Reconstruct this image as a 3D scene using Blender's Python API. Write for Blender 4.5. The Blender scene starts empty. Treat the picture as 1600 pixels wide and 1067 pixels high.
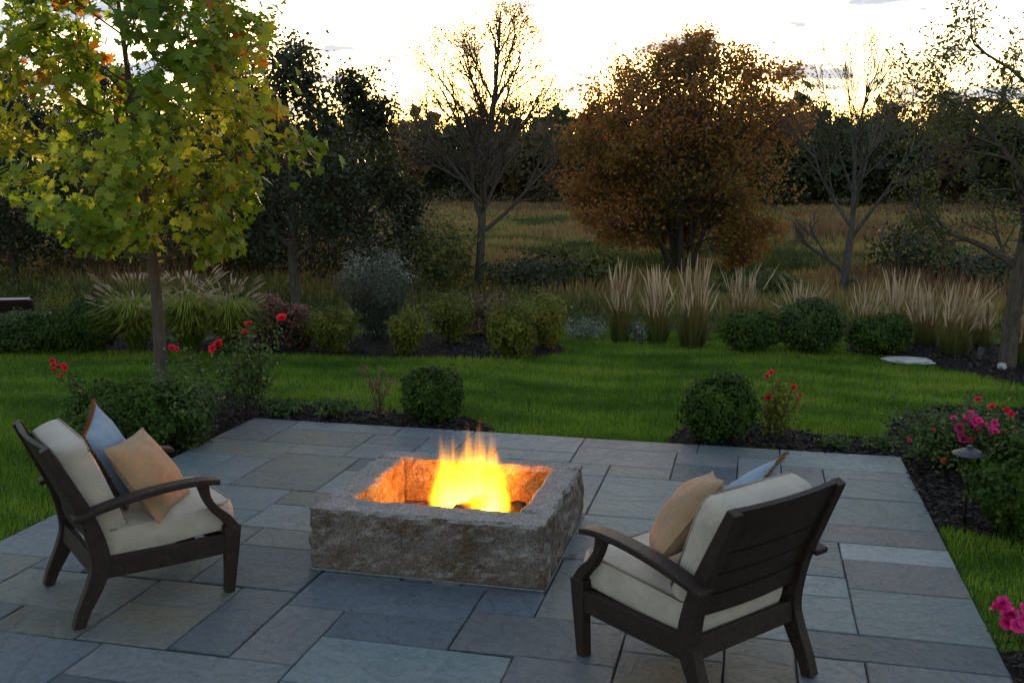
import bpy, bmesh, math, random
import numpy as np
from mathutils import Vector, Matrix, noise as mnoise

sc = bpy.context.scene
R = math.radians
COL = sc.collection

# ------------------------------------------------------------------ camera
FPX, PITCH, YAW, CAMH = 1586.0, 0.1631, 0.2346, 2.1133
cam_d = bpy.data.cameras.new('camera')
cam_d.sensor_width = 36.0
cam_d.lens = FPX * 36.0 / 1600.0
cam_d.clip_end = 3000
cam = bpy.data.objects.new('camera', cam_d)
COL.objects.link(cam)
cam.location = (0, 0, CAMH)
cam.rotation_euler = (math.pi / 2 - PITCH, 0, YAW)
sc.camera = cam

# ------------------------------------------------------------------ sky, sun, exposure
SUN_EL, SUN_AZ = R(3.6), R(10.5)          # azimuth measured to the left of +Y
world = bpy.data.worlds.new('World')
sc.world = world
world.use_nodes = True
wn, wl = world.node_tree.nodes, world.node_tree.links
wn.clear()
w_out = wn.new('ShaderNodeOutputWorld')
w_bg = wn.new('ShaderNodeBackground')
w_bg.inputs['Strength'].default_value = 0.15
sky = wn.new('ShaderNodeTexSky')
sky.sky_type = 'NISHITA'
sky.sun_disc = False
sky.sun_elevation = SUN_EL
sky.sun_rotation = -SUN_AZ
sky.air_density = 1.0
sky.dust_density = 0.7
sky.ozone_density = 1.2
# broken evening cloud, thicker away from the sun
tc = wn.new('ShaderNodeTexCoord')
sep = wn.new('ShaderNodeSeparateXYZ'); wl.new(tc.outputs['Generated'], sep.inputs[0])
def wmath(op, a, b=None, c=None):
    n = wn.new('ShaderNodeMath'); n.operation = op
    for i, v in enumerate((a, b, c)):
        if v is None: continue
        if isinstance(v, (int, float)): n.inputs[i].default_value = v
        else: wl.new(v, n.inputs[i])
    return n.outputs[0]
zz = wmath('ADD', wmath('MAXIMUM', sep.outputs[2], 0.0), 0.10)
cmb = wn.new('ShaderNodeCombineXYZ')
wl.new(wmath('DIVIDE', sep.outputs[0], zz), cmb.inputs[0])
wl.new(wmath('DIVIDE', sep.outputs[1], zz), cmb.inputs[1])
cn = wn.new('ShaderNodeTexNoise')
cn.inputs['Scale'].default_value = 1.5
cn.inputs['Detail'].default_value = 7
cn.inputs['Roughness'].default_value = 0.55
cofs = wn.new('ShaderNodeVectorMath'); cofs.operation = 'ADD'; cofs.inputs[1].default_value = (0.0, 0.0, 0)
wl.new(cmb.outputs[0], cofs.inputs[0]); wl.new(cofs.outputs[0], cn.inputs['Vector'])
sdir = (-math.sin(SUN_AZ), math.cos(SUN_AZ))
away = wmath('SUBTRACT', 1.0, wmath('ADD', wmath('MULTIPLY', sep.outputs[0], sdir[0]), wmath('MULTIPLY', sep.outputs[1], sdir[1])))
cov = wmath('ADD', cn.outputs['Fac'], wmath('MINIMUM', wmath('MULTIPLY', away, 1.1), 0.13))
cr = wn.new('ShaderNodeMapRange'); cr.interpolation_type = 'SMOOTHSTEP'
cr.inputs['From Min'].default_value = 0.53; cr.inputs['From Max'].default_value = 0.66
wl.new(cov, cr.inputs['Value'])
mix = wn.new('ShaderNodeMix'); mix.data_type = 'RGBA'
mix.inputs['B'].default_value = (0.60, 0.71, 0.88, 1)
wl.new(wmath('MULTIPLY', cr.outputs[0], 0.97), mix.inputs['Factor'])
wl.new(sky.outputs[0], mix.inputs['A'])
wl.new(mix.outputs['Result'], w_bg.inputs['Color'])
wl.new(w_bg.outputs[0], w_out.inputs[0])

sun_d = bpy.data.lights.new('sun', 'SUN')
sun_d.energy = 2.0
sun_d.angle = R(1.0)
sun_d.color = (1.0, 0.72, 0.42)
sun = bpy.data.objects.new('sun', sun_d); COL.objects.link(sun)
sdv = Vector((-math.sin(SUN_AZ) * math.cos(SUN_EL), math.cos(SUN_AZ) * math.cos(SUN_EL), math.sin(SUN_EL)))
sun.rotation_euler = sdv.to_track_quat('Z', 'Y').to_euler()

vs = sc.view_settings
vs.view_transform = 'Standard'; vs.look = 'None'; vs.gamma = 1.0
vs.use_curve_mapping = False
vs.exposure = 2.5
sc.cycles.use_denoising = True
sc.cycles.max_bounces = 8
sc.cycles.transparent_max_bounces = 8
sc.cycles.volume_bounces = 0

# ------------------------------------------------------------------ measuring helpers
FW = np.array([-math.sin(YAW) * math.cos(PITCH), math.cos(YAW) * math.cos(PITCH), -math.sin(PITCH)])
RT = np.array([math.cos(YAW), math.sin(YAW), 0.0])
UP = np.cross(RT, FW)
CAM = np.array([0, 0, CAMH])

def smooth(t):
    t = np.clip(t, 0, 1)
    return t * t * (3 - 2 * t)
def crest(x):
    return np.interp(x, [-14, -9, -5.5, -4.3, -3, -1.4, 0, 1, 2.7, 6], [10.8, 11.0, 12.0, 12.5, 12.7, 13.1, 13.0, 13.0, 13.3, 13.5])
def gz(x, y):
    """height of the natural ground"""
    x = np.asarray(x, float); y = np.asarray(y, float)
    z = -1.35 * smooth((y - crest(x) - 0.2) / 8.0)
    z = z + 9.0 * smooth((y - 118) / 70.0)
    return z
def ray(px, py):
    return RT * (px - 800) / FPX + UP * (533.5 - py) / FPX + FW
def at(px, py, z=None):
    """the place on the ground that the photograph shows at this point"""
    r = ray(px, py)
    if z is not None:
        return CAM + r * ((z - CAMH) / r[2])
    t = np.linspace(2, 260, 6000)
    P = CAM[None] + r[None] * t[:, None]
    below = P[:, 2] <= gz(P[:, 0], P[:, 1])
    k = int(np.argmax(below)) if below.any() else len(t) - 1
    p = P[k].copy(); p[2] = float(gz(p[0], p[1]))
    return p
def depth(p):
    return float((np.asarray(p) - CAM) @ FW)
def atd(px, py, d):
    return CAM + ray(px, py) * d
def project(P):
    d = P - CAM; z = d @ FW
    return 800 + FPX * (d @ RT) / z, 533.5 - FPX * (d @ UP) / z, z
def in_view(P, m=220):
    x, y, z = project(P)
    return (z > 0.5) & (x > -m) & (x < 1600 + m) & (y > -m) & (y < 1067 + m)
def pip(P, poly):
    """points in polygon"""
    x, y = P[:, 0], P[:, 1]
    c = np.zeros(len(P), bool)
    n = len(poly)
    for i in range(n):
        x0, y0 = poly[i][:2]; x1, y1 = poly[(i + 1) % n][:2]
        if y0 == y1: continue
        hit = ((y0 > y) != (y1 > y)) & (x < (x1 - x0) * (y - y0) / (y1 - y0) + x0)
        c ^= hit
    return c

# ------------------------------------------------------------------ object helpers
def tag(o, label=None, cat=None, group=None, kind=None):
    if label: o['label'] = label
    if cat: o['category'] = cat
    if group: o['group'] = group
    if kind: o['kind'] = kind
    return o
def empty(name, loc=(0, 0, 0), rz=0.0):
    o = bpy.data.objects.new(name, None); COL.objects.link(o)
    o.empty_display_size = 0.1
    o.location = loc; o.rotation_euler = (0, 0, rz)
    return o
def link(name, me, parent=None, loc=None):
    o = bpy.data.objects.new(name, me); COL.objects.link(o)
    if parent is not None: o.parent = parent
    if loc is not None: o.location = loc
    return o
def np_mesh(name, V, F, mat=None, tint=None, smooth_=False):
    """V (n,3), F (m,k) with one k"""
    V = np.ascontiguousarray(V, np.float32); F = np.ascontiguousarray(F, np.int32)
    me = bpy.data.meshes.new(name)
    m, k = F.shape
    me.vertices.add(len(V)); me.vertices.foreach_set('co', V.ravel())
    me.loops.add(m * k); me.loops.foreach_set('vertex_index', F.ravel())
    me.polygons.add(m)
    me.polygons.foreach_set('loop_start', np.arange(m, dtype=np.int32) * k)
    me.polygons.foreach_set('loop_total', np.full(m, k, np.int32))
    if smooth_: me.polygons.foreach_set('use_smooth', np.ones(m, bool))
    me.update(calc_edges=True)
    if tint is not None:
        a = me.attributes.new('tint', 'FLOAT', 'POINT')
        a.data.foreach_set('value', np.ascontiguousarray(tint, np.float32))
    if mat: me.materials.append(mat)
    return me
def bm_mesh(name, bm, mat=None, smooth_=False):
    me = bpy.data.meshes.new(name)
    bmesh.ops.recalc_face_normals(bm, faces=bm.faces)
    bm.to_mesh(me); bm.free()
    if smooth_:
        for p in me.polygons: p.use_smooth = True
    if mat: me.materials.append(mat)
    return me
class Acc:
    """collects tubes / leaves for one mesh"""
    def __init__(s): s.V = []; s.F = []; s.T = []; s.n = 0
    def add(s, V, F, t=0.5):
        s.V.append(V); s.F.append(F + s.n); s.n += len(V)
        s.T.append(np.full(len(V), t) if np.isscalar(t) else np.asarray(t))
    def tube(s, P, rad, k=4, t=0.5):
        P = np.asarray(P, float); n = len(P); rad = np.broadcast_to(rad, (n,))
        T = np.gradient(P, axis=0); T /= np.linalg.norm(T, axis=1)[:, None] + 1e-9
        ref = np.array([0.31, 0.87, 0.12]) if abs(T[:, 2]).mean() > 0.6 else np.array([0.1, 0.2, 1.0])
        A = np.cross(T, ref); A /= np.linalg.norm(A, axis=1)[:, None] + 1e-9
        B = np.cross(T, A)
        a = np.arange(k) * 2 * math.pi / k
        V = P[:, None] + rad[:, None, None] * (np.cos(a)[None, :, None] * A[:, None] + np.sin(a)[None, :, None] * B[:, None])
        i = np.arange(n - 1)[:, None] * k; j = np.arange(k)[None]
        j2 = (j + 1) % k
        F = np.stack([i + j, i + j2, i + k + j2, i + k + j], -1).reshape(-1, 4)
        s.add(V.reshape(-1, 3), F, t)
    def mesh(s, name, mat, smooth_=False):
        return np_mesh(name, np.concatenate(s.V), np.concatenate(s.F), mat, np.concatenate(s.T), smooth_)

def unit(v): return v / (np.linalg.norm(v, axis=-1, keepdims=True) + 1e-9)
KITE = np.array([(0, 0, 0), (0.30, 0.45, 0.06), (0, 1, 0), (-0.30, 0.45, 0.06)])
LANCE = np.array([(0, 0, 0), (0.13, 0.4, 0.03), (0, 1, -0.05), (-0.13, 0.4, 0.03)])
ROUND = np.array([(0, 0, 0), (0.42, 0.5, 0.08), (0, 1, 0), (-0.42, 0.5, 0.08)])
_ml = [(0, 0), (.10, -.04), (.30, -.02), (.22, .10), (.52, .16), (.36, .29), (.60, .54), (.34, .46), (.27, .58), (.11, .46),
       (.22, .78), (.09, .74), (0, 1.04)]
_ml = _ml + [(-x, y) for x, y in _ml[-2:0:-1]]
MAPLE = np.array([(x, y, 0.10 * abs(x) - 0.12 * (y - .4) ** 2) for x, y in _ml])
def leaves(P, N, size, shape, rng, jit=0.7, droop=0.0):
    """one leaf per point P, facing roughly N"""
    n = len(P)
    N = unit(N + rng.normal(0, jit, (n, 3)))
    D = rng.normal(0, 1, (n, 3)); D[:, 2] -= droop
    D = unit(D - (D * N).sum(1)[:, None] * N)
    X = np.cross(D, N)
    s = np.broadcast_to(size, (n,)) * rng.uniform(0.7, 1.25, n)
    k = len(shape)
    V = P[:, None] + s[:, None, None] * (shape[None, :, 0:1] * X[:, None] + shape[None, :, 1:2] * D[:, None] + shape[None, :, 2:3] * N[:, None])
    F = np.arange(n * k).reshape(n, k)
    return V.reshape(-1, 3), F, k

# ------------------------------------------------------------------ materials
def new_mat(name):
    m = bpy.data.materials.new(name); m.use_nodes = True
    nt = m.node_tree
    for n in list(nt.nodes): nt.nodes.remove(n)
    out = nt.nodes.new('ShaderNodeOutputMaterial')
    return m, nt, out
def N_(nt, kind, **kw):
    n = nt.nodes.new(kind)
    for k, v in kw.items():
        if k in n.inputs: n.inputs[k].default_value = v
        else: setattr(n, k, v)
    return n
def ramp(nt, fac, stops):
    r = nt.nodes.new('ShaderNodeValToRGB')
    e = r.color_ramp.elements
    while len(e) < len(stops): e.new(0.5)
    for i, (p, c) in enumerate(stops):
        e[i].position = p; e[i].color = (c[0], c[1], c[2], 1)
    nt.links.new(fac, r.inputs[0])
    return r.outputs[0]
def noise_(nt, scale, detail=4, rough=0.55, vec=None, dist=0.0):
    n = nt.nodes.new('ShaderNodeTexNoise')
    n.inputs['Scale'].default_value = scale; n.inputs['Detail'].default_value = detail
    n.inputs['Roughness'].default_value = rough; n.inputs['Distortion'].default_value = dist
    if vec is not None: nt.links.new(vec, n.inputs['Vector'])
    return n.outputs['Fac']
def coords(nt, which='Object', scale=None):
    t = nt.nodes.new('ShaderNodeTexCoord')
    o = t.outputs[which]
    if scale:
        m = nt.nodes.new('ShaderNodeMapping'); m.inputs['Scale'].default_value = scale
        nt.links.new(o, m.inputs[0]); o = m.outputs[0]
    return o
def bump(nt, h, strength=0.3, dist=0.01):
    b = nt.nodes.new('ShaderNodeBump'); b.inputs['Strength'].default_value = strength; b.inputs['Distance'].default_value = dist
    nt.links.new(h, b.inputs['Height'])
    return b.outputs[0]
def math_(nt, op, a, b=None):
    n = nt.nodes.new('ShaderNodeMath'); n.operation = op
    for i, v in enumerate((a, b)):
        if v is None: continue
        if isinstance(v, (int, float)): n.inputs[i].default_value = v
        else: nt.links.new(v, n.inputs[i])
    return n.outputs[0]
def principled(nt, out, col, rough=0.6, normal=None, spec=0.4, metal=0.0):
    p = nt.nodes.new('ShaderNodeBsdfPrincipled')
    if isinstance(col, tuple): p.inputs['Base Color'].default_value = (*col, 1)
    else: nt.links.new(col, p.inputs['Base Color'])
    if isinstance(rough, (int, float)): p.inputs['Roughness'].default_value = rough
    else: nt.links.new(rough, p.inputs['Roughness'])
    p.inputs['Specular IOR Level'].default_value = spec
    p.inputs['Metallic'].default_value = metal
    if normal is not None: nt.links.new(normal, p.inputs['Normal'])
    nt.links.new(p.outputs[0], out.inputs[0])
    return p
def leaf_mat(name, stops, trans=0.35, rough=0.5, per_object=False, spec=0.3):
    """colour runs along the leaf's own tint value (or by object)"""
    m, nt, out = new_mat(name)
    if per_object:
        f = N_(nt, 'ShaderNodeObjectInfo').outputs['Random']
    else:
        a = N_(nt, 'ShaderNodeAttribute', attribute_name='tint'); f = a.outputs['Fac']
    c = ramp(nt, f, stops)
    p = principled(nt, out, c, rough, spec=spec)
    t = nt.nodes.new('ShaderNodeBsdfTranslucent'); nt.links.new(c, t.inputs[0])
    mx = nt.nodes.new('ShaderNodeMixShader'); mx.inputs[0].default_value = trans
    nt.links.new(p.outputs[0], mx.inputs[1]); nt.links.new(t.outputs[0], mx.inputs[2])
    nt.links.new(mx.outputs[0], out.inputs[0])
    return m
def bark_mat(name, a, b):
    m, nt, out = new_mat(name)
    v = coords(nt, 'Object', (9, 9, 2.2))
    n = noise_(nt, 3.0, 6, 0.65, v, 0.4)
    c = ramp(nt, n, [(0.3, a), (0.7, b)])
    principled(nt, out, c, 0.9, bump(nt, n, 0.6, 0.02), spec=0.15)
    return m
def plain(name, col, rough=0.6, spec=0.4, metal=0.0, nscale=None, amp=0.25, bstr=0.0):
    m, nt, out = new_mat(name)
    if nscale:
        n = noise_(nt, nscale, 5, 0.6, coords(nt))
        c = ramp(nt, n, [(0.3, tuple(x * (1 - amp) for x in col)), (0.7, tuple(min(1, x * (1 + amp)) for x in col))])
        principled(nt, out, c, rough, bump(nt, n, bstr, 0.01) if bstr else None, spec, metal)
    else:
        principled(nt, out, col, rough, None, spec, metal)
    return m

M = {}
def stone_mat(key, base, alt, patch):
    m, nt, out = new_mat('bluestone_' + key)
    oi = N_(nt, 'ShaderNodeObjectInfo')
    tcn = nt.nodes.new('ShaderNodeTexCoord')
    add = nt.nodes.new('ShaderNodeVectorMath'); add.operation = 'MULTIPLY_ADD'
    cmbn = nt.nodes.new('ShaderNodeCombineXYZ')
    for i in range(3): nt.links.new(oi.outputs['Random'], cmbn.inputs[i])
    nt.links.new(cmbn.outputs[0], add.inputs[0]); add.inputs[1].default_value = (37, 53, 71)
    nt.links.new(tcn.outputs['Object'], add.inputs[2])
    vec = add.outputs[0]
    big = noise_(nt, 2.3, 4, 0.6, vec, 0.6)
    fine = noise_(nt, 26, 7, 0.75, vec, .3)
    col1 = ramp(nt, big, [(0.36, base), (0.66, alt)])
    pn = noise_(nt, 1.5, 3, 0.5, vec, 1.2)
    pf = ramp(nt, pn, [(0.56, (0, 0, 0)), (0.70, (1, 1, 1))])
    mx = nt.nodes.new('ShaderNodeMix'); mx.data_type = 'RGBA'
    nt.links.new(math_(nt, 'MULTIPLY', pf, 0.75), mx.inputs['Factor'])
    nt.links.new(col1, mx.inputs['A']); mx.inputs['B'].default_value = (*patch, 1)
    ov = nt.nodes.new('ShaderNodeMix'); ov.data_type = 'RGBA'; ov.blend_type = 'OVERLAY'
    ov.inputs['Factor'].default_value = 0.7
    nt.links.new(mx.outputs['Result'], ov.inputs['A'])
    nt.links.new(ramp(nt, fine, [(0.25, (.25, .25, .25)), (0.75, (.75, .75, .75))]), ov.inputs['B'])
    hv = nt.nodes.new('ShaderNodeHueSaturation')
    nt.links.new(math_(nt, 'ADD', math_(nt, 'MULTIPLY', oi.outputs['Random'], 0.42), 0.72), hv.inputs['Value'])
    nt.links.new(ov.outputs['Result'], hv.inputs['Color'])
    # cleft: long ledges in the split face
    st = nt.nodes.new('ShaderNodeMapping'); st.inputs['Scale'].default_value = (2.0, 3.6, 1)
    vr = nt.nodes.new('ShaderNodeVectorRotate'); vr.rotation_type = 'Z_AXIS'
    nt.links.new(vec, vr.inputs['Vector']); nt.links.new(math_(nt, 'MULTIPLY', oi.outputs['Random'], 9.0), vr.inputs['Angle'])
    nt.links.new(vr.outputs[0], st.inputs[0])
    cl = noise_(nt, 1.6, 7, 0.62, st.outputs[0], 0.8)
    cl2 = ramp(nt, cl, [(0.30, (0, 0, 0)), (0.46, (.35, .35, .35)), (0.48, (.6, .6, .6)), (0.62, (.7, .7, .7)), (0.64, (1, 1, 1))])
    h = math_(nt, 'ADD', math_(nt, 'MULTIPLY', cl2, 0.8), math_(nt, 'MULTIPLY', fine, 0.25))
    rg = math_(nt, 'ADD', math_(nt, 'MULTIPLY', big, 0.3), 0.44)
    principled(nt, out, hv.outputs[0], rg, bump(nt, h, 0.9, 0.016), spec=0.34)
    return m
RUST = (0.15, 0.118, 0.075)
M['b'] = stone_mat('blue_grey', (0.115, 0.131, 0.143), (0.145, 0.157, 0.165), (0.17, 0.155, 0.12))
M['t'] = stone_mat('green_grey', (0.11, 0.142, 0.15), (0.145, 0.175, 0.175), (0.12, 0.15, 0.17))
M['o'] = stone_mat('olive', (0.135, 0.132, 0.105), (0.12, 0.132, 0.135), RUST)
M['p'] = stone_mat('purple_grey', (0.112, 0.115, 0.124), (0.142, 0.142, 0.148), (0.145, 0.138, 0.13))
M['d'] = stone_mat('dark_blue', (0.074, 0.092, 0.112), (0.098, 0.115, 0.13), (0.084, 0.10, 0.122))
M['l'] = stone_mat('pale_grey', (0.20, 0.23, 0.245), (0.25, 0.275, 0.28), (0.2, 0.21, 0.2))
M['joint'] = plain('joint_sand', (0.06, 0.058, 0.054), 0.95, 0.1, nscale=60, amp=0.4)

def granite():
    m, nt, out = new_mat('granite')
    v = coords(nt)
    vo = nt.nodes.new('ShaderNodeTexVoronoi'); vo.inputs['Scale'].default_value = 150; nt.links.new(v, vo.inputs['Vector'])
    sepc = nt.nodes.new('ShaderNodeSeparateColor'); nt.links.new(vo.outputs['Color'], sepc.inputs[0])
    n2 = noise_(nt, 7, 6, 0.65, v)
    f = math_(nt, 'ADD', math_(nt, 'MULTIPLY', sepc.outputs[0], 0.5), math_(nt, 'MULTIPLY', n2, 0.5))
    c = ramp(nt, f, [(0.15, (0.045, 0.042, 0.042)), (0.35, (0.155, 0.142, 0.138)), (0.6, (0.24, 0.22, 0.205)), (0.85, (0.36, 0.335, 0.32))])
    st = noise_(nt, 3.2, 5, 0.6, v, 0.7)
    # brown staining of the upright split faces, deepened to paint in their shade
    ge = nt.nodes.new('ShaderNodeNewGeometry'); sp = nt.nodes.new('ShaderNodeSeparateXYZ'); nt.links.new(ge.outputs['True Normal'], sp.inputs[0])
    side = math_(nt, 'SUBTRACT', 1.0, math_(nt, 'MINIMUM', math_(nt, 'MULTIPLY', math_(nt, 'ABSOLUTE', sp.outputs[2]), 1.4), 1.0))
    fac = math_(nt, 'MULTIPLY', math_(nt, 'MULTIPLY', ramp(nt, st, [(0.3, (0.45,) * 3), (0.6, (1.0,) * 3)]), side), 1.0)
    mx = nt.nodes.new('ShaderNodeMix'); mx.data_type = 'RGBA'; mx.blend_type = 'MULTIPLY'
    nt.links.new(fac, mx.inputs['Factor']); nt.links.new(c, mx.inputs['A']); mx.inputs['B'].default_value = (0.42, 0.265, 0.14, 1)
    h = math_(nt, 'ADD', math_(nt, 'MULTIPLY', n2, 1.0), math_(nt, 'MULTIPLY', noise_(nt, 55, 5, 0.7, v), 0.5))
    principled(nt, out, mx.outputs['Result'], 0.85, bump(nt, h, 0.8, 0.012), spec=0.25)
    return m
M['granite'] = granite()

def wood():
    m, nt, out = new_mat('dark_stained_wood')
    v = coords(nt, 'Object', (14, 14, 14))
    n = noise_(nt, 2.0, 6, 0.65, v, 1.0)
    g2 = noise_(nt, 60, 3, 0.6, coords(nt))
    c = ramp(nt, n, [(0.3, (0.011, 0.0055, 0.004)), (0.6, (0.026, 0.0135, 0.009)), (0.8, (0.055, 0.034, 0.025))])
    principled(nt, out, c, math_(nt, 'ADD', math_(nt, 'MULTIPLY', g2, 0.35), 0.42), bump(nt, math_(nt, 'ADD', n, math_(nt, 'MULTIPLY', g2, .4)), 0.25, 0.004), spec=0.32)
    return m
M['wood'] = wood()
def fabric(name, col, weave=700, amp=0.12, ribs=False, rough=0.9):
    m, nt, out = new_mat(name)
    v = coords(nt)
    n = noise_(nt, 9, 5, 0.6, v, 0.5)
    fn = noise_(nt, weave, 2, 0.5, v)
    c = ramp(nt, n, [(0.3, tuple(x * (1 - amp) for x in col)), (0.7, tuple(min(1, x * (1 + amp)) for x in col))])
    h = math_(nt, 'ADD', math_(nt, 'MULTIPLY', n, 1.0), math_(nt, 'MULTIPLY', fn, 0.15))
    if ribs:
        w = nt.nodes.new('ShaderNodeTexWave'); w.inputs['Scale'].default_value = 22; w.inputs['Distortion'].default_value = 0.6
        w.bands_direction = 'Y'
        nt.links.new(v, w.inputs['Vector'])
        h = math_(nt, 'ADD', h, math_(nt, 'MULTIPLY', w.outputs['Fac'], 0.10))
    p = principled(nt, out, c, rough, bump(nt, h, 0.8, 0.02), spec=0.15)
    p.inputs['Sheen Weight'].default_value = 0.25
    return m
M['cream'] = fabric('cream_canvas', (0.46, 0.385, 0.31))
M['piping'] = fabric('cream_piping', (0.27, 0.21, 0.155))
M['orange_cloth'] = fabric('apricot_corduroy', (0.33, 0.195, 0.10), ribs=True)
M['blue_cloth'] = fabric('pale_blue_cloth', (0.20, 0.27, 0.36))
M['fringe'] = plain('brown_fringe', (0.20, 0.10, 0.045), 0.9, 0.1, nscale=80, amp=0.4)
M['bronze'] = plain('bronze', (0.07, 0.05, 0.045), 0.45, 0.5, 0.6, nscale=30, amp=0.3)
M['bronze_cap'] = plain('weathered_bronze_cap', (0.07, 0.065, 0.07), 0.6, 0.3, 0.2, nscale=30, amp=0.3)
M['black_metal'] = plain('black_metal', (0.015, 0.015, 0.016), 0.5)
M['white_stone'] = plain('white_stone', (0.40, 0.40, 0.385), 0.8, nscale=18, amp=0.2, bstr=0.4)
M['mortar'] = plain('grey_mortar', (0.16, 0.15, 0.135), 0.9, 0.1, nscale=40, amp=0.3)
M['char'] = plain('charred_log', (0.03, 0.022, 0.018), 0.9, 0.1, nscale=30, amp=0.6, bstr=0.8)
M['ash'] = plain('ash_gravel', (0.06, 0.05, 0.045), 0.95, 0.1, nscale=50, amp=0.6, bstr=0.8)

def ground_mat(name, stops, scale, fine, bstr=0.5, bd=0.03):
    m, nt, out = new_mat(name)
    v = coords(nt)
    a = noise_(nt, scale, 6, 0.62, v, 0.6); b = noise_(nt, fine, 5, 0.7, v)
    f = math_(nt, 'ADD', math_(nt, 'MULTIPLY', a, 0.65), math_(nt, 'MULTIPLY', b, 0.35))
    principled(nt, out, ramp(nt, f, stops), 0.95, bump(nt, b, bstr, bd), spec=0.1)
    return m
M['earth'] = ground_mat('rough_grassland', [(0.35, (0.035, 0.045, 0.014)), (0.5, (0.07, 0.065, 0.025)), (0.65, (0.10, 0.07, 0.038))], 0.12, 3.0)
M['lawn'] = ground_mat('turf', [(0.35, (0.022, 0.045, 0.008)), (0.65, (0.045, 0.085, 0.015))], 0.8, 60)
M['mulch'] = ground_mat('bark_mulch', [(0.35, (0.008, 0.006, 0.005)), (0.65, (0.028, 0.020, 0.016))], 6, 90, 1.0, 0.03)
M['chips'] = leaf_mat('mulch_chips', [(0, (0.008, 0.006, 0.005)), (0.7, (0.03, 0.022, 0.017)), (0.95, (0.06, 0.045, 0.035)), (1, (0.16, 0.12, 0.08))], 0.0, 0.8)
M['grass'] = leaf_mat('lawn_blades', [(0, (0.048, 0.105, 0.006)), (0.5, (0.13, 0.235, 0.013)), (0.9, (0.26, 0.36, 0.025)), (1, (0.22, 0.21, 0.08))], 0.35, 0.45)
M['meadow'] = leaf_mat('meadow_blades', [(0, (0.05, 0.065, 0.018)), (0.3, (0.155, 0.148, 0.036)), (0.5, (0.32, 0.235, 0.08)), (0.75, (0.27, 0.155, 0.066)), (1, (0.14, 0.085, 0.044))], 0.3, 0.8)
M['bark'] = bark_mat('grey_brown_bark', (0.035, 0.028, 0.023), (0.12, 0.095, 0.075))
M['bark_pale'] = bark_mat('pale_grey_bark', (0.04, 0.034, 0.03), (0.105, 0.092, 0.08))
M['bark_maple'] = bark_mat('smooth_maple_bark', (0.06, 0.042, 0.032), (0.13, 0.10, 0.078))
MAPLE_STOPS = [(0, (0.09, 0.16, 0.012)), (0.4, (0.19, 0.27, 0.02)), (0.75, (0.34, 0.36, 0.03)), (0.90, (0.46, 0.36, 0.03)), (0.945, (0.45, 0.17, 0.02)), (1.0, (0.42, 0.06, 0.015))]
M['maple'] = leaf_mat('maple_leaves', MAPLE_STOPS, 0.58, 0.45)
M['maple_one'] = leaf_mat('maple_leaf', MAPLE_STOPS, 0.5, 0.4, per_object=True)
M['dark_leaf'] = leaf_mat('dark_green_leaves', [(0, (0.02, 0.026, 0.011)), (0.6, (0.042, 0.052, 0.018)), (1, (0.10, 0.095, 0.03))], 0.25)
M['wood_leaf'] = leaf_mat('woodland_leaves', [(0, (0.024, 0.034, 0.013)), (0.35, (0.045, 0.055, 0.018)), (0.6, (0.075, 0.065, 0.026)), (0.8, (0.11, 0.062, 0.03)), (1, (0.14, 0.085, 0.028))], 0.25, 0.7)
M['orange_leaf'] = leaf_mat('orange_autumn_leaves', [(0, (0.10, 0.105, 0.02)), (0.25, (0.22, 0.135, 0.025)), (0.6, (0.32, 0.145, 0.038)), (1, (0.42, 0.175, 0.07))], 0.5)
M['olive_leaf'] = leaf_mat('olive_yellow_leaves', [(0, (0.05, 0.06, 0.015)), (0.6, (0.12, 0.13, 0.025)), (0.9, (0.22, 0.18, 0.04)), (1, (0.28, 0.12, 0.03))], 0.4)
M['brown_leaf'] = leaf_mat('dry_brown_leaves', [(0, (0.07, 0.05, 0.03)), (0.7, (0.15, 0.10, 0.05)), (1, (0.20, 0.16, 0.06))], 0.35)
M['box_leaf'] = leaf_mat('boxwood_leaves', [(0, (0.022, 0.045, 0.008)), (0.7, (0.062, 0.108, 0.016)), (1, (0.20, 0.23, 0.05))], 0.3, 0.6, spec=0.12)
M['shrub_leaf'] = leaf_mat('shrub_leaves', [(0, (0.03, 0.055, 0.014)), (0.7, (0.085, 0.13, 0.028)), (1, (0.26, 0.29, 0.12))], 0.35, 0.5, spec=0.2)
M['gold_leaf'] = leaf_mat('yellow_green_leaves', [(0, (0.06, 0.075, 0.012)), (0.6, (0.17, 0.18, 0.022)), (0.9, (0.28, 0.23, 0.035)), (1, (0.32, 0.12, 0.03))], 0.4, spec=.15)
M['red_leaf'] = leaf_mat('russet_leaves', [(0, (0.05, 0.05, 0.02)), (0.5, (0.14, 0.06, 0.04)), (1, (0.26, 0.11, 0.09))], 0.3)
M['silver_leaf'] = leaf_mat('silver_leaves', [(0, (0.04, 0.05, 0.035)), (0.7, (0.12, 0.135, 0.10)), (1, (0.32, 0.34, 0.28))], 0.25, 0.7, spec=.1)
M['reed'] = leaf_mat('reed_stalks', [(0, (0.035, 0.06, 0.012)), (0.25, (0.10, 0.12, 0.025)), (0.5, (0.24, 0.14, 0.045)), (0.75, (0.38, 0.25, 0.13)), (1, (0.74, 0.58, 0.40))], 0.35, 0.7)
M['fountain'] = leaf_mat('fountain_grass', [(0, (0.035, 0.055, 0.012)), (0.4, (0.17, 0.22, 0.025)), (0.8, (0.38, 0.40, 0.06)), (0.85, (0.34, 0.25, 0.16)), (1, (0.60, 0.47, 0.37))], 0.4, 0.6)
M['twig'] = plain('brown_stems', (0.06, 0.04, 0.025), 0.85, 0.2)
M['rose_red'] = plain('red_petals', (0.62, 0.012, 0.03), 0.55, 0.3, nscale=40, amp=0.25)
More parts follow.
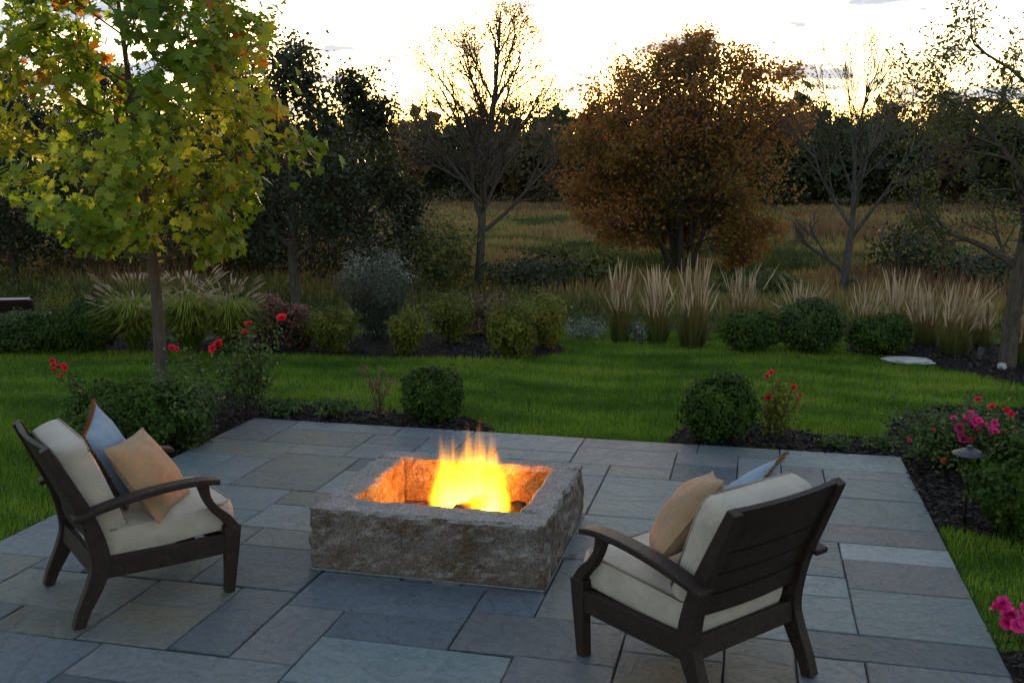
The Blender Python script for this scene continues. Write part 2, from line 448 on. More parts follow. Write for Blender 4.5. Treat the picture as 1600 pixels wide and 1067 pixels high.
M['rose_pink'] = plain('pink_petals', (0.72, 0.03, 0.22), 0.55, 0.3, nscale=40, amp=0.3)

# ------------------------------------------------------------------ terrain
def grid_sheet(name, xs, ys, zf, mat):
    X, Y = np.meshgrid(xs, ys)
    V = np.stack([X, Y, zf(X, Y)], -1).reshape(-1, 3)
    nx, ny = len(xs), len(ys)
    i = np.arange(ny - 1)[:, None] * nx + np.arange(nx - 1)[None]
    F = np.stack([i, i + 1, i + nx + 1, i + nx], -1).reshape(-1, 4)
    return np_mesh(name, V, F, mat, smooth_=True)
xs = np.unique(np.concatenate([np.linspace(-700, -60, 14), np.linspace(-60, -15, 24), np.linspace(-15, 8, 40), np.linspace(8, 60, 24), np.linspace(60, 700, 14)]))
ys = np.unique(np.concatenate([np.linspace(-60, 8, 10), np.linspace(8, 24, 50), np.linspace(24, 130, 60), np.linspace(130, 900, 24)]))
g = link('ground', grid_sheet('ground', xs, ys, lambda x, y: gz(x, y) - 0.07, M['earth'])); tag(g, kind='structure')

S = 0.8128                                    # survey scale of the paving grid (six-inch modules)
PX0, PX1, PY1, PY0 = -5.21 * S, 1.40 * S, 9.77 * S, 1.6 * S
def W(*pp): return [tuple(at(a, b, 0.0)[:2]) for a, b in pp]
BED_LEFT = [(PX0 + .02, 5.55)] + W((175, 735), (110, 712), (95, 655), (180, 612), (300, 604), (420, 622), (560, 638), (650, 645), (735, 650), (772, 668)) + [(-2.10, PY1 + .01), (-2.10, PY1 - .03), (PX0 + .02, PY1 - .03)]
BED_RIGHT = [(-.62, PY1 - .03), (-.62, PY1 + .02)] + W((1045, 683), (1075, 660), (1180, 658), (1275, 676), (1385, 682), (1395, 650), (1480, 632), (1700, 640), (1700, 850), (1600, 845), (1480, 818)) + [(PX1 - .02, 6.3), (PX1 - .02, PY1 - .03)]
BED_LOW = [(PX1 - .02, 4.70), (PX1 + .10, 4.72), (1.9, 4.6), (2.1, 3.2), (PX1 - .02, 3.2)]
BED_BACK = W((-300, 546), (0, 545), (200, 546), (420, 551), (600, 555), (760, 558), (850, 556), (884, 546), (872, 535)) + [(-3.0, 13.2), (-5.5, 12.9), (-9, 12.4), (-15, 12.2)]
BED_FAR = W((1322, 546), (1385, 556), (1440, 568), (1520, 583), (1600, 600), (1760, 640)) + [(6, 13.4), (3.0, 14.0), (1.2, 13.4)]
BEDS = [BED_LEFT, BED_RIGHT, BED_LOW, BED_BACK, BED_FAR]
def poly_sheet(name, poly, z, mat, zf=None):
    bm = bmesh.new()
    vv = [bm.verts.new((p[0], p[1], z)) for p in poly]
    f = bm.faces.new(vv)
    bmesh.ops.triangulate(bm, faces=[f])
    if zf:
        for _ in range(3):
            bmesh.ops.subdivide_edges(bm, edges=[e for e in bm.edges if e.calc_length() > 0.5], cuts=1)
        for v in bm.verts: v.co.z = z + float(zf(v.co.x, v.co.y))
    bmesh.ops.triangulate(bm, faces=bm.faces)
    me = bm_mesh(name, bm, mat)
    if me.polygons and sum(p.normal.z for p in me.polygons) < 0: me.flip_normals()
    return me
# lawn sheet follows the ground to the crest
ly = np.linspace(0, 1, 40)
lx = np.linspace(-22, 9, 63)
def lawn_mesh():
    X = np.repeat(lx[None], 40, 0); Y = ly[:, None] * (crest(lx)[None] + 1.5 + 4) - 4
    V = np.stack([X, Y, gz(X, Y) - 0.03], -1).reshape(-1, 3)
    nx = len(lx)
    i = np.arange(39)[:, None] * nx + np.arange(nx - 1)[None]
    F = np.stack([i, i + 1, i + nx + 1, i + nx], -1).reshape(-1, 4)
    return np_mesh('lawn', V, F, M['lawn'], smooth_=True)
tag(link('lawn', lawn_mesh()), kind='structure')
for nm, poly in zip(('planting_bed', 'planting_bed', 'planting_bed', 'planting_bed', 'planting_bed'), BEDS):
    tag(link(nm, poly_sheet(nm, poly, -0.015, M['mulch'], gz)), kind='structure')

# ------------------------------------------------------------------ patio
a, b, c, d, e, f_, g_, h, i_, j, k, l, m_, n_, o_, p_ = -5.21, -4.66, -4.27, -3.68, -3.49, -3.10, -2.72, -2.33, -1.58, -1.20, -.64, -.46, -.08, .30, .66, 1.40
STONES = [
 (a, b, 8.90, 9.77, 'p'), (b, e, 9.43, 9.77, 'b'), (b, d, 8.90, 9.43, 'o'), (d, f_, 9.08, 9.43, 'p'), (a, c, 8.38, 8.90, 'o'), (c, d, 8.56, 8.90, 'o'),
 (d, f_, 8.56, 9.08, 'b'), (c, e, 7.52, 8.56, 'o'), (b, c, 7.52, 8.38, 'b'), (a, b, 7.67, 8.38, 't'), (e, f_, 8.17, 8.56, 'd'), (e, g_, 7.50, 8.17, 'b'),
 (e, g_, 9.43, 9.77, 'b'), (g_, i_, 9.19, 9.77, 'b'), (f_, g_, 8.86, 9.43, 'b'), (g_, h, 8.86, 9.19, 'b'), (h, i_, 8.86, 9.19, 't'), (f_, i_, 8.17, 8.86, 't'),
 (i_, l, 9.43, 9.77, 'p'), (i_, k, 8.86, 9.43, 'p'), (k, m_, 9.05, 9.43, 'p'), (k, m_, 8.53, 9.05, 'd'), (l, n_, 9.40, 9.77, 't'), (m_, n_, 8.53, 9.40, 'b'),
 (n_, p_, 9.20, 9.77, 't'), (n_, o_, 8.38, 9.20, 'b'), (o_, p_, 8.93, 9.20, 'b'), (o_, p_, 8.38, 8.93, 't'), (n_, p_, 7.68, 8.38, 't'), (n_, p_, 7.30, 7.68, 'p'),
 (i_, j, 8.50, 8.86, 'b'), (i_, j, 7.48, 8.50, 'b'), (j, k, 8.53, 8.86, 'o'), (j, l, 7.48, 8.53, 't'), (l, n_, 7.48, 8.53, 't'), (i_, k, 7.05, 7.48, 't'), (k, l, 7.13, 7.48, 'o'),
 (o_, p_, 6.97, 7.30, 'l'), (o_, p_, 6.46, 6.97, 'p'), (o_, p_, 5.78, 6.46, 't'), (n_, p_, 5.44, 5.78, 'd'), (n_, o_, 6.63, 7.30, 't'), (n_, o_, 6.29, 6.63, 't'), (n_, o_, 5.78, 6.29, 't'),
 (o_, p_, 4.7, 5.44, 'b'), (n_, o_, 4.7, 5.44, 'b'), (m_, n_, 4.75, 5.60, 'o'), (m_, n_, 5.60, 6.30, 'b'), (k, m_, 5.26, 5.60, 'b'), (k, m_, 4.60, 5.26, 'o'), (i_, k, 5.07, 5.58, 'p'),
 (j, k, 4.40, 5.07, 'p'), (h, j, 4.52, 5.05, 't'), (h, i_, 5.05, 5.40, 'd'), (g_, i_, 5.40, 5.92, 'd'), (i_, j, 5.58, 5.92, 'd'), (j, k, 5.58, 6.55, 'b'), (i_, k, 6.55, 7.05, 'b'),
 (g_, h, 4.69, 5.40, 'p'), (f_, g_, 4.71, 5.58, 'd'), (d, f_, 4.70, 5.22, 'o'), (d, f_, 5.22, 5.57, 'o'), (b, d, 5.02, 5.55, 'o'), (c, d, 4.68, 5.02, 'o'), (a, c, 4.68, 5.02, 'd'),
 (a, e, 4.00, 4.68, 'd'), (e, h, 4.32, 4.69, 'b'), (e, h, 3.85, 4.32, 'd'), (h, j, 3.9, 4.52, 'b'), (a, b, 5.02, 5.73, 'o'), (a, b, 5.73, 6.70, 'b'), (b, c, 5.55, 6.10, 'd'), (c, e, 5.57, 6.20, 'o'),
 (e, g_, 5.58, 6.27, 'd'), (e, g_, 6.27, 6.62, 'o'), (d, e, 6.20, 6.62, 'o'), (c, d, 6.62, 6.97, 't'), (d, g_, 6.62, 7.15, 'b'), (d, g_, 7.15, 7.50, 'o'), (b, d, 6.97, 7.52, 'b'), (a, b, 6.70, 7.67, 'b'),
]
# whatever the photograph hides or cuts off is laid in the same module
cell = 0.05
gx = np.arange(a + cell / 2, p_, cell); gy = np.arange(3.0 + cell / 2, 9.77, cell)
occ = np.zeros((len(gy), len(gx)), bool)
for x0, x1, y0, y1, _ in STONES:
    occ[np.ix_((gy > y0) & (gy < y1), (gx > x0) & (gx < x1))] = True
prng = random.Random(5)
for yi in range(len(gy) - 1, -1, -1):
    for xi in range(len(gx)):
        if occ[yi, xi]: continue
        wmax = prng.choice((11, 15, 19, 22)); hmax = prng.choice((7, 11, 15))
        w = 0
        while xi + w < len(gx) and not occ[yi, xi + w] and w < wmax: w += 1
        hh = 0
        while yi - hh >= 0 and hh < hmax and not occ[yi - hh, xi:xi + w].any(): hh += 1
        occ[yi - hh + 1:yi + 1, xi:xi + w] = True
        if w < 3 or hh < 3: continue
        STONES.append((gx[xi] - cell / 2, gx[xi + w - 1] + cell / 2, gy[yi - hh + 1] - cell / 2, gy[yi] + cell / 2, prng.choice('bbtopd')))
patio = link('patio', None) if False else empty('patio', (0, 0, 0)); tag(patio, kind='structure')
bmj = bmesh.new()
vv = [bmj.verts.new(q) for q in ((PX0, 3.0 * S, -0.014), (PX1, 3.0 * S, -0.014), (PX1, PY1, -0.014), (PX0, PY1, -0.014))]
bmj.faces.new(vv)
link('joint_bed', bm_mesh('joint_bed', bmj, M['joint']), patio)
PIT = (-2.288, -0.986, 4.847, 6.054)
for x0, x1, y0, y1, ck in STONES:
    x0, x1, y0, y1 = x0 * S, x1 * S, y0 * S, y1 * S
    if x0 > PIT[0] + .15 and x1 < PIT[1] - .15 and y0 > PIT[2] + .15 and y1 < PIT[3] - .15: continue
    cx, cy = (x0 + x1) / 2, (y0 + y1) / 2
    hw, hh = (x1 - x0) / 2 - 0.004, (y1 - y0) / 2 - 0.004
    bm = bmesh.new()
    rings = []
    tz = prng.uniform(-0.0015, 0.0015); tx = prng.uniform(-.0012, .0012); ty = prng.uniform(-.0012, .0012)
    # outline with slightly wandering edges
    def outline(ins, z):
        pts = []
        for (ux, uy), (wx, wy) in zip(((-1, -1), (1, -1), (1, 1), (-1, 1)), ((1, -1), (1, 1), (-1, 1), (-1, -1))):
            for t in (0, 0.37, 0.71):
                qx = ux + (wx - ux) * t; qy = uy + (wy - uy) * t
                pts.append((qx, qy))
        return pts
    base = outline(0, 0)
    jit = [(prng.uniform(-.0025, .0025), prng.uniform(-.0025, .0025)) for _ in base]
    for ins, z in ((0.0, -0.035), (0.0, -0.005), (0.005, 0.0)):
        ring = []
        for (qx, qy), (jx, jy) in zip(base, jit):
            ring.append(bm.verts.new((qx * (hw - ins) + jx, qy * (hh - ins) + jy, z + (tz + tx * qx + ty * qy if z > -0.03 else 0))))
        rings.append(ring)
    nn = len(base)
    for ra, rb in zip(rings, rings[1:]):
        for q in range(nn): bm.faces.new((ra[q], ra[(q + 1) % nn], rb[(q + 1) % nn], rb[q]))
    bm.faces.new(rings[-1])
    link('flagstone', bm_mesh('flagstone', bm, M[ck]), patio, (cx, cy, 0))

# ------------------------------------------------------------------ lawn grass, mulch chips, meadow
rng = np.random.default_rng(11)
def blades(P, hgt, wid, tint, lean=0.5):
    n = len(P)
    az = rng.uniform(0, 2 * math.pi, n); la = rng.uniform(0, 2 * math.pi, n)
    hgt = hgt * rng.uniform(0.6, 1.3, n)
    ln = rng.uniform(0, lean, n) * hgt
    dx = np.stack([np.cos(az), np.sin(az), 0 * az], 1) * (wid / 2)
    tip = P + np.stack([np.cos(la) * ln, np.sin(la) * ln, hgt], 1)
    V = np.stack([P - dx, P + dx, tip], 1).reshape(-1, 3)
    return V, np.arange(n * 3).reshape(n, 3), np.repeat(tint, 3)
def lumps(x, y, s):
    return 0.5 + 0.25 * (np.sin(x * s + 1.3 * np.sin(y * s * .7)) + np.sin(y * s * 1.31 + 1.7 * np.sin(x * s * .53 + 2)))
n0 = 1250000
P = np.stack([rng.uniform(-15, 6, n0), rng.uniform(2.8, 14.6, n0)], 1)
dist = np.hypot(P[:, 0], P[:, 1])
keep = (rng.uniform(0, 1, n0) < np.clip(8.0 / dist, 0.25, 1) ** 1.2) & (P[:, 1] < crest(P[:, 0]) + 1.2)
keep &= ~((P[:, 0] > PX0 - .015) & (P[:, 0] < PX1 + .015) & (P[:, 1] < PY1 + .015))
P = P[keep]
edge = np.zeros(len(P), bool)
for poly in BEDS: edge |= pip(P, poly)
P = P[~edge]
P3 = np.column_stack([P, gz(P[:, 0], P[:, 1]) - 0.032])
P3 = P3[in_view(P3)]
t = np.clip(0.48 + 0.55 * (lumps(P3[:, 0] * .6, P3[:, 1], 2.3) - .5) + 0.6 * (lumps(P3[:, 0] * .5 + 9, P3[:, 1], 7.1) - .5) + .3 * (lumps(P3[:, 0] + 4, P3[:, 1] * 1.6, 15) - .5) + rng.normal(0, .16, len(P3)), 0, 0.93)
t[rng.uniform(0, 1, len(P3)) < 0.02] = 1
hg = 0.036 + 0.028 * lumps(P3[:, 0] * .6, P3[:, 1], 6.0)
V, F, T = blades(P3, hg, 0.007, t, 0.9)
tag(link('lawn_grass', np_mesh('lawn_grass', V, F, M['grass'], T)), 'short mown green grass covering the lawn around the patio', 'grass', kind='stuff')
# mulch chips
CV = []
for poly, dens in zip(BEDS, (900, 900, 900, 330, 330)):
    q = np.array(poly); lo, hi = q.min(0), q.max(0)
    n = int((hi - lo).prod() * dens)
    Q = np.stack([rng.uniform(lo[0], hi[0], n), rng.uniform(lo[1], hi[1], n)], 1)
    Q = Q[pip(Q, poly)]
    Q = Q[~((Q[:, 0] > PX0 + .01) & (Q[:, 0] < PX1 - .01) & (Q[:, 1] < PY1 - .01))]
    Q3 = np.column_stack([Q, gz(Q[:, 0], Q[:, 1]) - 0.008 + rng.uniform(0, .012, len(Q))])
    CV.append(Q3[in_view(Q3)])
CP = np.concatenate(CV)
V, F, kk = leaves(CP, np.tile((0, 0, 1.0), (len(CP), 1)), 0.05, KITE * (0.8, 1, 1), rng, 0.35)
tag(link('mulch', np_mesh('mulch', V, F, M['chips'], np.repeat(np.clip(rng.beta(1.4, 2.2, len(CP)), 0, 1), kk))), 'dark shredded bark mulch scattered over the planting beds', 'mulch', kind='stuff')
# rough grass of the lower lawn and the meadow
n0 = 260000
yy = 13.5 * (120 / 13.5) ** rng.uniform(0, 1, n0)
P = np.stack([-0.24 * yy + rng.uniform(-0.62, 0.62, n0) * yy, yy], 1)
P = P[P[:, 1] > crest(P[:, 0]) + 0.8]
pat = np.clip(.5 + 1.1 * (lumps(P[:, 0] * .6, P[:, 1] * .55, 0.3) - .5) + .8 * (lumps(P[:, 0] + 5, P[:, 1] * .8, .8) - .5), 0, 1)
far = smooth((P[:, 1] - 24) / 6)
P3 = np.column_stack([P, gz(P[:, 0], P[:, 1]) - 0.075])
ok = in_view(P3); P3 = P3[ok]; pat = pat[ok]; far = far[ok]
hg = 0.06 + far * (0.22 + 0.55 * pat ** 2)
wd = 0.004 * np.hypot(P3[:, 0], P3[:, 1]) * 0.28 + 0.006
V, F, T = blades(P3, hg, wd[:, None] if False else 0.02, np.clip((pat * 0.95) * (0.08 + .92 * far) + rng.normal(0, .12, len(P3)), 0, 1), 0.6)
# widen the blades with distance so that the tussocks stay closed
V = V.reshape(-1, 3, 3); mid = (V[:, 0] + V[:, 1]) / 2; dv = (V[:, 1] - V[:, 0]) / 2
sc_ = (wd / 0.02)[:, None] * 2.2
V[:, 0] = mid - dv * sc_; V[:, 1] = mid + dv * sc_
tag(link('meadow_grass', np_mesh('meadow_grass', V.reshape(-1, 3), F, M['meadow'], T)), 'russet and olive rough meadow grass beyond the garden', 'grass', kind='stuff')

# ------------------------------------------------------------------ trees
class Tree:
    def __init__(s, seed, inside=None):
        s.r = np.random.default_rng(seed); s.paths = []; s.tips = []; s.inside = inside; s.rmin = .004
    def branch(s, p, d, L, r0, r1, seg=0.25, wob=0.15, up=0.0, clip=True):
        n = max(2, int(L / seg)); st = L / n
        pts = [np.array(p, float)]; d = unit(np.array(d, float))
        for q in range(n):
            d = unit(d + s.r.normal(0, wob, 3) * math.sqrt(st) + np.array((0, 0, up * st)))
            nxt = pts[-1] + d * st
            if clip and s.inside is not None and q > 0 and not s.inside(nxt): break
            pts.append(nxt)
        pts = np.array(pts)
        rad = np.maximum(np.linspace(r0, r1, len(pts)), s.rmin)
        s.paths.append((pts, rad))
        return pts, rad, d
    def side(s, d, ang):
        d = unit(np.array(d)); v = s.r.normal(0, 1, 3); v = unit(v - (v @ d) * d)
        return unit(d * math.cos(ang) + v * math.sin(ang))
    def fork(s, p, d, L, r0, lev, cfg):
        """cfg: list per level of (n_children, angle, length ratio, wobble, upward pull)"""
        nch, ang, ratio, wob, up = cfg[lev]
        rend = r0 * (0.45 if lev < len(cfg) - 1 else 0.3)
        pts, rad, dd = s.branch(p, d, L, r0, rend, max(0.10, L / 6), wob, up)
        if lev == len(cfg) - 1 or len(pts) < 2:
            s.tips.append(pts); return
        for q in range(nch):
            t = s.r.uniform(0.25, 1.0) if q else 1.0
            kx = min(len(pts) - 1, int(round(t * (len(pts) - 1))))
            td = unit(pts[kx] - pts[max(0, kx - 1)]) if kx else d
            s.fork(pts[kx], s.side(td, R(ang) * s.r.uniform(0.6, 1.3)) , L * ratio * s.r.uniform(0.7, 1.2), rad[kx] * 0.72, lev + 1, cfg)
    def wood(s, thick=6):
        A = Acc()
        for pts, rad in s.paths:
            A.tube(pts, rad, 8 if rad[0] > 0.05 else (5 if rad[0] > 0.015 else 3))
        return A
    def leaf_points(s, per, spread):
        out = []
        for pts in s.tips:
            n = max(1, int(per * (0.5 + s.r.uniform())))
            t = s.r.uniform(0.15, 1, n) * (len(pts) - 1)
            q = pts[np.floor(t).astype(int)]
            out.append(q + s.r.normal(0, spread, (n, 3)))
        return np.concatenate(out)
def ellipsoid(c, rx, ry, rz, p=2.0):
    c = np.array(c)
    return lambda q: abs((q[0] - c[0]) / rx) ** p + abs((q[1] - c[1]) / ry) ** p + abs((q[2] - c[2]) / rz) ** p < 1
def lumpy_tint(P, s, base, amp, rg):
    return np.clip(base + amp * (lumps(P[:, 0] + P[:, 1], P[:, 2], s) - .5) * 2 + rg.normal(0, .13, len(P)), 0, 1)

def leafy_tree(name, label, group, base, cfg, trunk, envelope, leafmat, bark, per, spread, size, shape, seed, base_t=0.5, amp=.25, limbs=7, limb_ang=50, limb_len=1.6, z_from=0.35, extra=None):
    root = empty(name, base); tag(root, label, 'tree', group)
    T = Tree(seed, envelope)
    H, r0, lean = trunk
    pts, rad, dd = T.branch((0, 0, -0.12), (lean[0], lean[1], 1), H, r0, r0 * 0.35, 0.3, 0.05, 0.02, clip=False)
    for q in range(limbs):
        t = z_from + (1 - z_from) * (q + 0.5) / limbs
        kx = int(t * (len(pts) - 1))
        az = q * 2.4 + T.r.uniform(-.5, .5)
        el = R(limb_ang) * (1.15 - 0.55 * t)
        dv = np.array((math.cos(az) * math.sin(el), math.sin(az) * math.sin(el), math.cos(el)))
        T.fork(pts[kx], dv, limb_len * (1.15 - 0.4 * t), rad[kx] * 0.6, 0, cfg)
    T.fork(pts[-1], dd, limb_len * 0.7, rad[-1], 0, cfg)
    if extra: extra(T, pts, rad)
    A = T.wood()
    link('trunk', A.mesh('trunk', bark, True), root)
    if per > 0:
        LP = T.leaf_points(per, spread)
        V, F, kk = leaves(LP, np.tile((0, 0, 0.5), (len(LP), 1)), size, shape, T.r, 0.9, 0.6)
        tag(link('crown', np_mesh('crown', V, F, leafmat, np.repeat(lumpy_tint(LP, 1.3, base_t, amp, T.r), kk)), root), kind='stuff')
    return root, T

# young maple beside the patio: broad leaves one can tell apart
mb = at(254, 606)
def maple_env(q):
    zr = (q[2] - 2.88) / 1.70
    az = math.atan2(q[1], q[0])
    k_ = 1 + .15 * math.sin(3 * az + 3.1 * q[2]) + .13 * math.sin(6.3 * q[2] + 2 * az) + .06 * math.sin(13 * q[2] - 5 * az)
    q = q / np.array((k_, k_, 1))
    return (abs(q[0]) / 1.5) ** 2.4 + (abs(q[1]) / 1.45) ** 2.4 + abs(zr) ** 2.6 < 1
def maple():
    root = empty('maple_tree', mb); tag(root, 'young maple with broad yellow-green leaves and slim bare trunk left of the patio', 'tree')
    T = Tree(7, maple_env)
    pts, rad, dd = T.branch((0, 0, -.1), (.0, 0, 1), 4.3, .068, .012, .15, .028, .03, clip=False)
    cfg = [(6, 42, .52, .25, .05), (4, 45, .6, .3, 0), (0, 0, 0, .3, 0)]
    nl = 26
    for q in range(nl):
        t = .33 + .64 * q / nl
        kx = int(t * (len(pts) - 1))
        az = q * 2.4 + T.r.uniform(-.4, .4); el = R(78 - 38 * (t - .3))
        T.fork(pts[kx], (math.cos(az) * math.sin(el), math.sin(az) * math.sin(el), math.cos(el)), 1.35 * (1.1 - .35 * t), max(.012, rad[kx] * .45), 0, cfg)
    link('trunk', T.wood().mesh('trunk', M['bark_maple'], True), root)
    LP = T.leaf_points(10.5, .10)
    keep = np.array([maple_env(q * np.array((.96, .96, .98))) for q in LP]); LP = LP[keep]
    r = T.r
    tint = np.clip(.50 + .30 * (lumps(LP[:, 0] * 1.0 + LP[:, 1], LP[:, 2], 2.2) - .5) * 2 - .10 * (LP[:, 2] - 2.6) / 1.7 + r.normal(0, .14, len(LP)), 0, .84)
    hot = (lumps(LP[:, 0] + 3, LP[:, 2] + LP[:, 1], 3.1) > .87) & (r.uniform(0, 1, len(LP)) < .5)
    tint[hot] = r.uniform(.86, 1, hot.sum()); tint[r.uniform(0, 1, len(LP)) < .015] = .95
    dcam = np.linalg.norm(LP + mb - CAM, axis=1)
    order = np.argsort(dcam)
    near, rest = order[:300], order[300:]
    outn = LP[rest] - np.array((0, 0, 2.6)); outn[:, 2] = np.abs(outn[:, 2]) * .4 + .8
    VV, FF, nn = [], [], 0
    for q, cv in enumerate((.3, 1.2, 2.4, 3.6)):
        sel = slice(q, None, 4)
        V, F, kk = leaves(LP[rest][sel], unit(outn)[sel], (.140, .128, .118, .105)[q], MAPLE * (1 - .07 * q, 1, cv), r, .7, .9)
        VV.append(V); FF.append(F + nn); nn += len(V)
    tt = np.concatenate([np.repeat(tint[rest][q::4], kk) for q in range(4)])
    tag(link('foliage', np_mesh('foliage', np.concatenate(VV), np.concatenate(FF), M['maple'], tt), root), kind='stuff')
    shapes = []
    for q in range(24):
        mt = leaf_mat('maple_leaf_%d' % q, [(0, (0, 0, 0)), (1, (0, 0, 0))], .5, .4) if False else M['maple']
        V, F, kk = leaves(np.zeros((1, 3)), np.array([[0, 0, 1.0]]), .134, MAPLE * (1, 1, r.uniform(.4, 3.4)), r, .0, 0)
        tv = np.quantile(tint[near], (q + .5) / 24)
        shapes.append((tv, np_mesh('leaf', V, F, M['maple'], np.full(kk, tv))))
    tvs = np.array([s[0] for s in shapes])
    for q in near:
        me = shapes[int(np.argmin(abs(tvs - tint[q] + r.normal(0, .01, 24))))][1]
        o = link('leaf', me, root, LP[q])
        nv = unit(LP[q] - np.array((0, 0, 2.4))); nv[2] = abs(nv[2]) * .4 + .6
        nv = unit(nv + r.normal(0, .5, 3))
        qt = Vector(nv).to_track_quat('Z', 'Y')
        o.scale = (float(r.uniform(.7, 1.15)),) * 3
        o.rotation_mode = 'QUATERNION'
        o.rotation_quaternion = qt @ Matrix.Rotation(r.uniform(0, 6.28), 3, 'Z').to_quaternion()
maple()

# bare tree in the middle distance
bb = at(747, 452)
cfg_bare = [(7, 26, .60, .10, .10), (5, 28, .62, .14, .08), (5, 28, .66, .16, .05), (0, 0, 0, .2, .02)]
sB = depth(bb) / FPX
leafy_tree('bare_tree', 'tall nearly bare tree with fine upswept twigs and straight dark trunk, centre of the photo', 'half bare trees', bb, cfg_bare, (6.4, .15, (0.02, 0)),
    ellipsoid((0.1, 0, 4.9), 2.35, 2.2, 3.6, 2.5), M['brown_leaf'], M['bark'], 3.2, .16, .065, KITE, 21, .4, .3, limbs=20, limb_ang=52, limb_len=2.7, z_from=.30)
# orange tree, several stems from the ground
ob = at(1062, 428)
ro = empty('orange_tree', ob); tag(ro, 'broad orange-brown autumn tree with several stems in front of the meadow', 'tree')
def orange_env(q):
    az = math.atan2(q[1], q[0])
    k_ = 1 + .13 * math.sin(3 * az + 1.3 * q[2]) + .11 * math.sin(2.9 * q[2] + 2 * az) + .07 * math.sin(7 * az - 4 * q[2])
    zr = (q[2] - 3.95) / (3.9 * (1 + .05 * math.sin(1.7 * q[0] + 1) + .05 * math.sin(4.1 * q[0])))
    return (abs(q[0]) / (4.25 * k_)) ** 2.3 + (abs(q[1]) / (3.6 * k_)) ** 2.3 + abs(zr) ** 2.9 < 1
T = Tree(31, orange_env)
cfgo = [(17, 52, .40, .05, .02), (6, 42, .60, .18, .03), (5, 42, .62, .2, 0), (0, 0, 0, .2, 0)]
for q in range(8):
    az = q * 2.4; el = R(3 + 4.0 * q)
    T.fork((.3 * math.cos(az), .3 * math.sin(az), -.1), (math.cos(az) * math.sin(el), math.sin(az) * math.sin(el), math.cos(el)), 7.4 - .42 * q, .10, 0, cfgo)
for q in range(5):
    az = q * 2.4 + .7; el = R(62 + 4 * q)
    T.fork((.2 * math.cos(az), .2 * math.sin(az), .5 + .2 * q), (math.cos(az) * math.sin(el), math.sin(az) * math.sin(el), math.cos(el)), 3.2, .04, 0, [(9, 45, .42, .1, .02)] + cfgo[1:])
link('trunk', T.wood().mesh('trunk', M['bark'], True), ro)
LP = T.leaf_points(10.5, .18)
V, F, kk = leaves(LP, np.tile((0, 0, .5), (len(LP), 1)), .135, KITE * (1.2, 1, 1), T.r, .9, .6)
tag(link('crown', np_mesh('crown', V, F, M['orange_leaf'], np.repeat(np.clip(lumpy_tint(LP, 1.1, .44, .28, T.r) + .10 * (LP[:, 2] - 4) / 4, 0, 1), kk)), ro), kind='stuff')
# bare tree to the right with low limbs
rb = at(1313, 472)
def low_limbs(T, pts, rad):
    T.fork(pts[3], (-.80, -.1, .55), 1.7, .075, 0, [(5, 32, .75, .22, .12), (5, 36, .62, .2, .05), (3, 40, .6, .2, 0), (0, 0, 0, .2, 0)])
    T.fork(pts[2], (.75, -.2, .45), 1.1, .07, 0, [(5, 35, .8, .2, .0), (4, 40, .62, .2, 0), (3, 40, .6, .2, 0), (0, 0, 0, .2, 0)])
leafy_tree('bare_tree', 'nearly leafless grey tree with low crooked limbs behind the tan reed grasses', 'half bare trees', rb, cfg_bare, (4.0, .13, (.05, 0)),
    ellipsoid((0.3, 0, 4.3), 2.2, 2.2, 3.45), M['olive_leaf'], M['bark_pale'], .25, .10, .06, KITE, 44, .4, .3, limbs=7, limb_ang=40, limb_len=2.9, z_from=.45, extra=low_limbs)
# thin-leaved tree at the right edge
tb = at(1572, 572)
cfg_r = [(6, 38, .62, .22, .03), (5, 42, .6, .25, -.05), (4, 45, .6, .3, -.15), (0, 0, 0, .3, -.3)]
leafy_tree('garden_tree', 'dark trunked tree with sparse olive leaves at the right edge above the mulch', None, tb, cfg_r, (3.6, .10, (.07, 0)),
    ellipsoid((0.25, 0, 3.1), 1.75, 1.5, 2.35), M['olive_leaf'], M['bark'], 8.0, .09, .062, LANCE * (1.7, 1, 1), 52, .42, .25, limbs=11, limb_ang=66, limb_len=1.25, z_from=.30)
# dark trees at left and behind the maple
cfg_d = [(6, 42, .6, .2, .03), (5, 45, .6, .2, 0), (4, 45, .6, .2, 0), (0, 0, 0, .2, 0)]
DARK = [(463, 472, 70, 120, 61, 'dark leafy tree with bare straight trunk just right of the maple'),
        (575, 440, 105, 80, 62, 'dark tree standing behind the silvery round shrub'),
        (345, 436, 120, 110, 63, 'dark tree behind the right side of the maple crown'),
        (190, 436, 130, 130, 64, 'dark tree hidden mostly behind the middle of the maple crown'),
        (25, 438, 135, 120, 65, 'dark tree rising behind the maple at the left edge'),
        (-110, 436, 120, 120, 66, 'dark tree just beyond the left edge of the photo')]
for px, py, top, hw, sd, lab in DARK:
    bs = at(px, py); s_ = depth(bs) / FPX
    Ht = (py - top) * s_; rw = hw * s_
    zc = Ht * (.58 if sd == 61 else .53); rz = Ht * (.44 if sd == 61 else .50)
    leafy_tree('dark_tree', lab, 'dark trees at the left', bs, cfg_d, (Ht * .72, .035 * Ht * .5 + .02, (0, 0)), ellipsoid((0, 0, zc), rw, rw, rz, 2.3),
        M['dark_leaf'], M['bark'], 9.0, .2, .13, KITE * (1.3, 1, 1), sd, .4, .25, limbs=11, limb_ang=68, limb_len=rw * .85, z_from=.22)

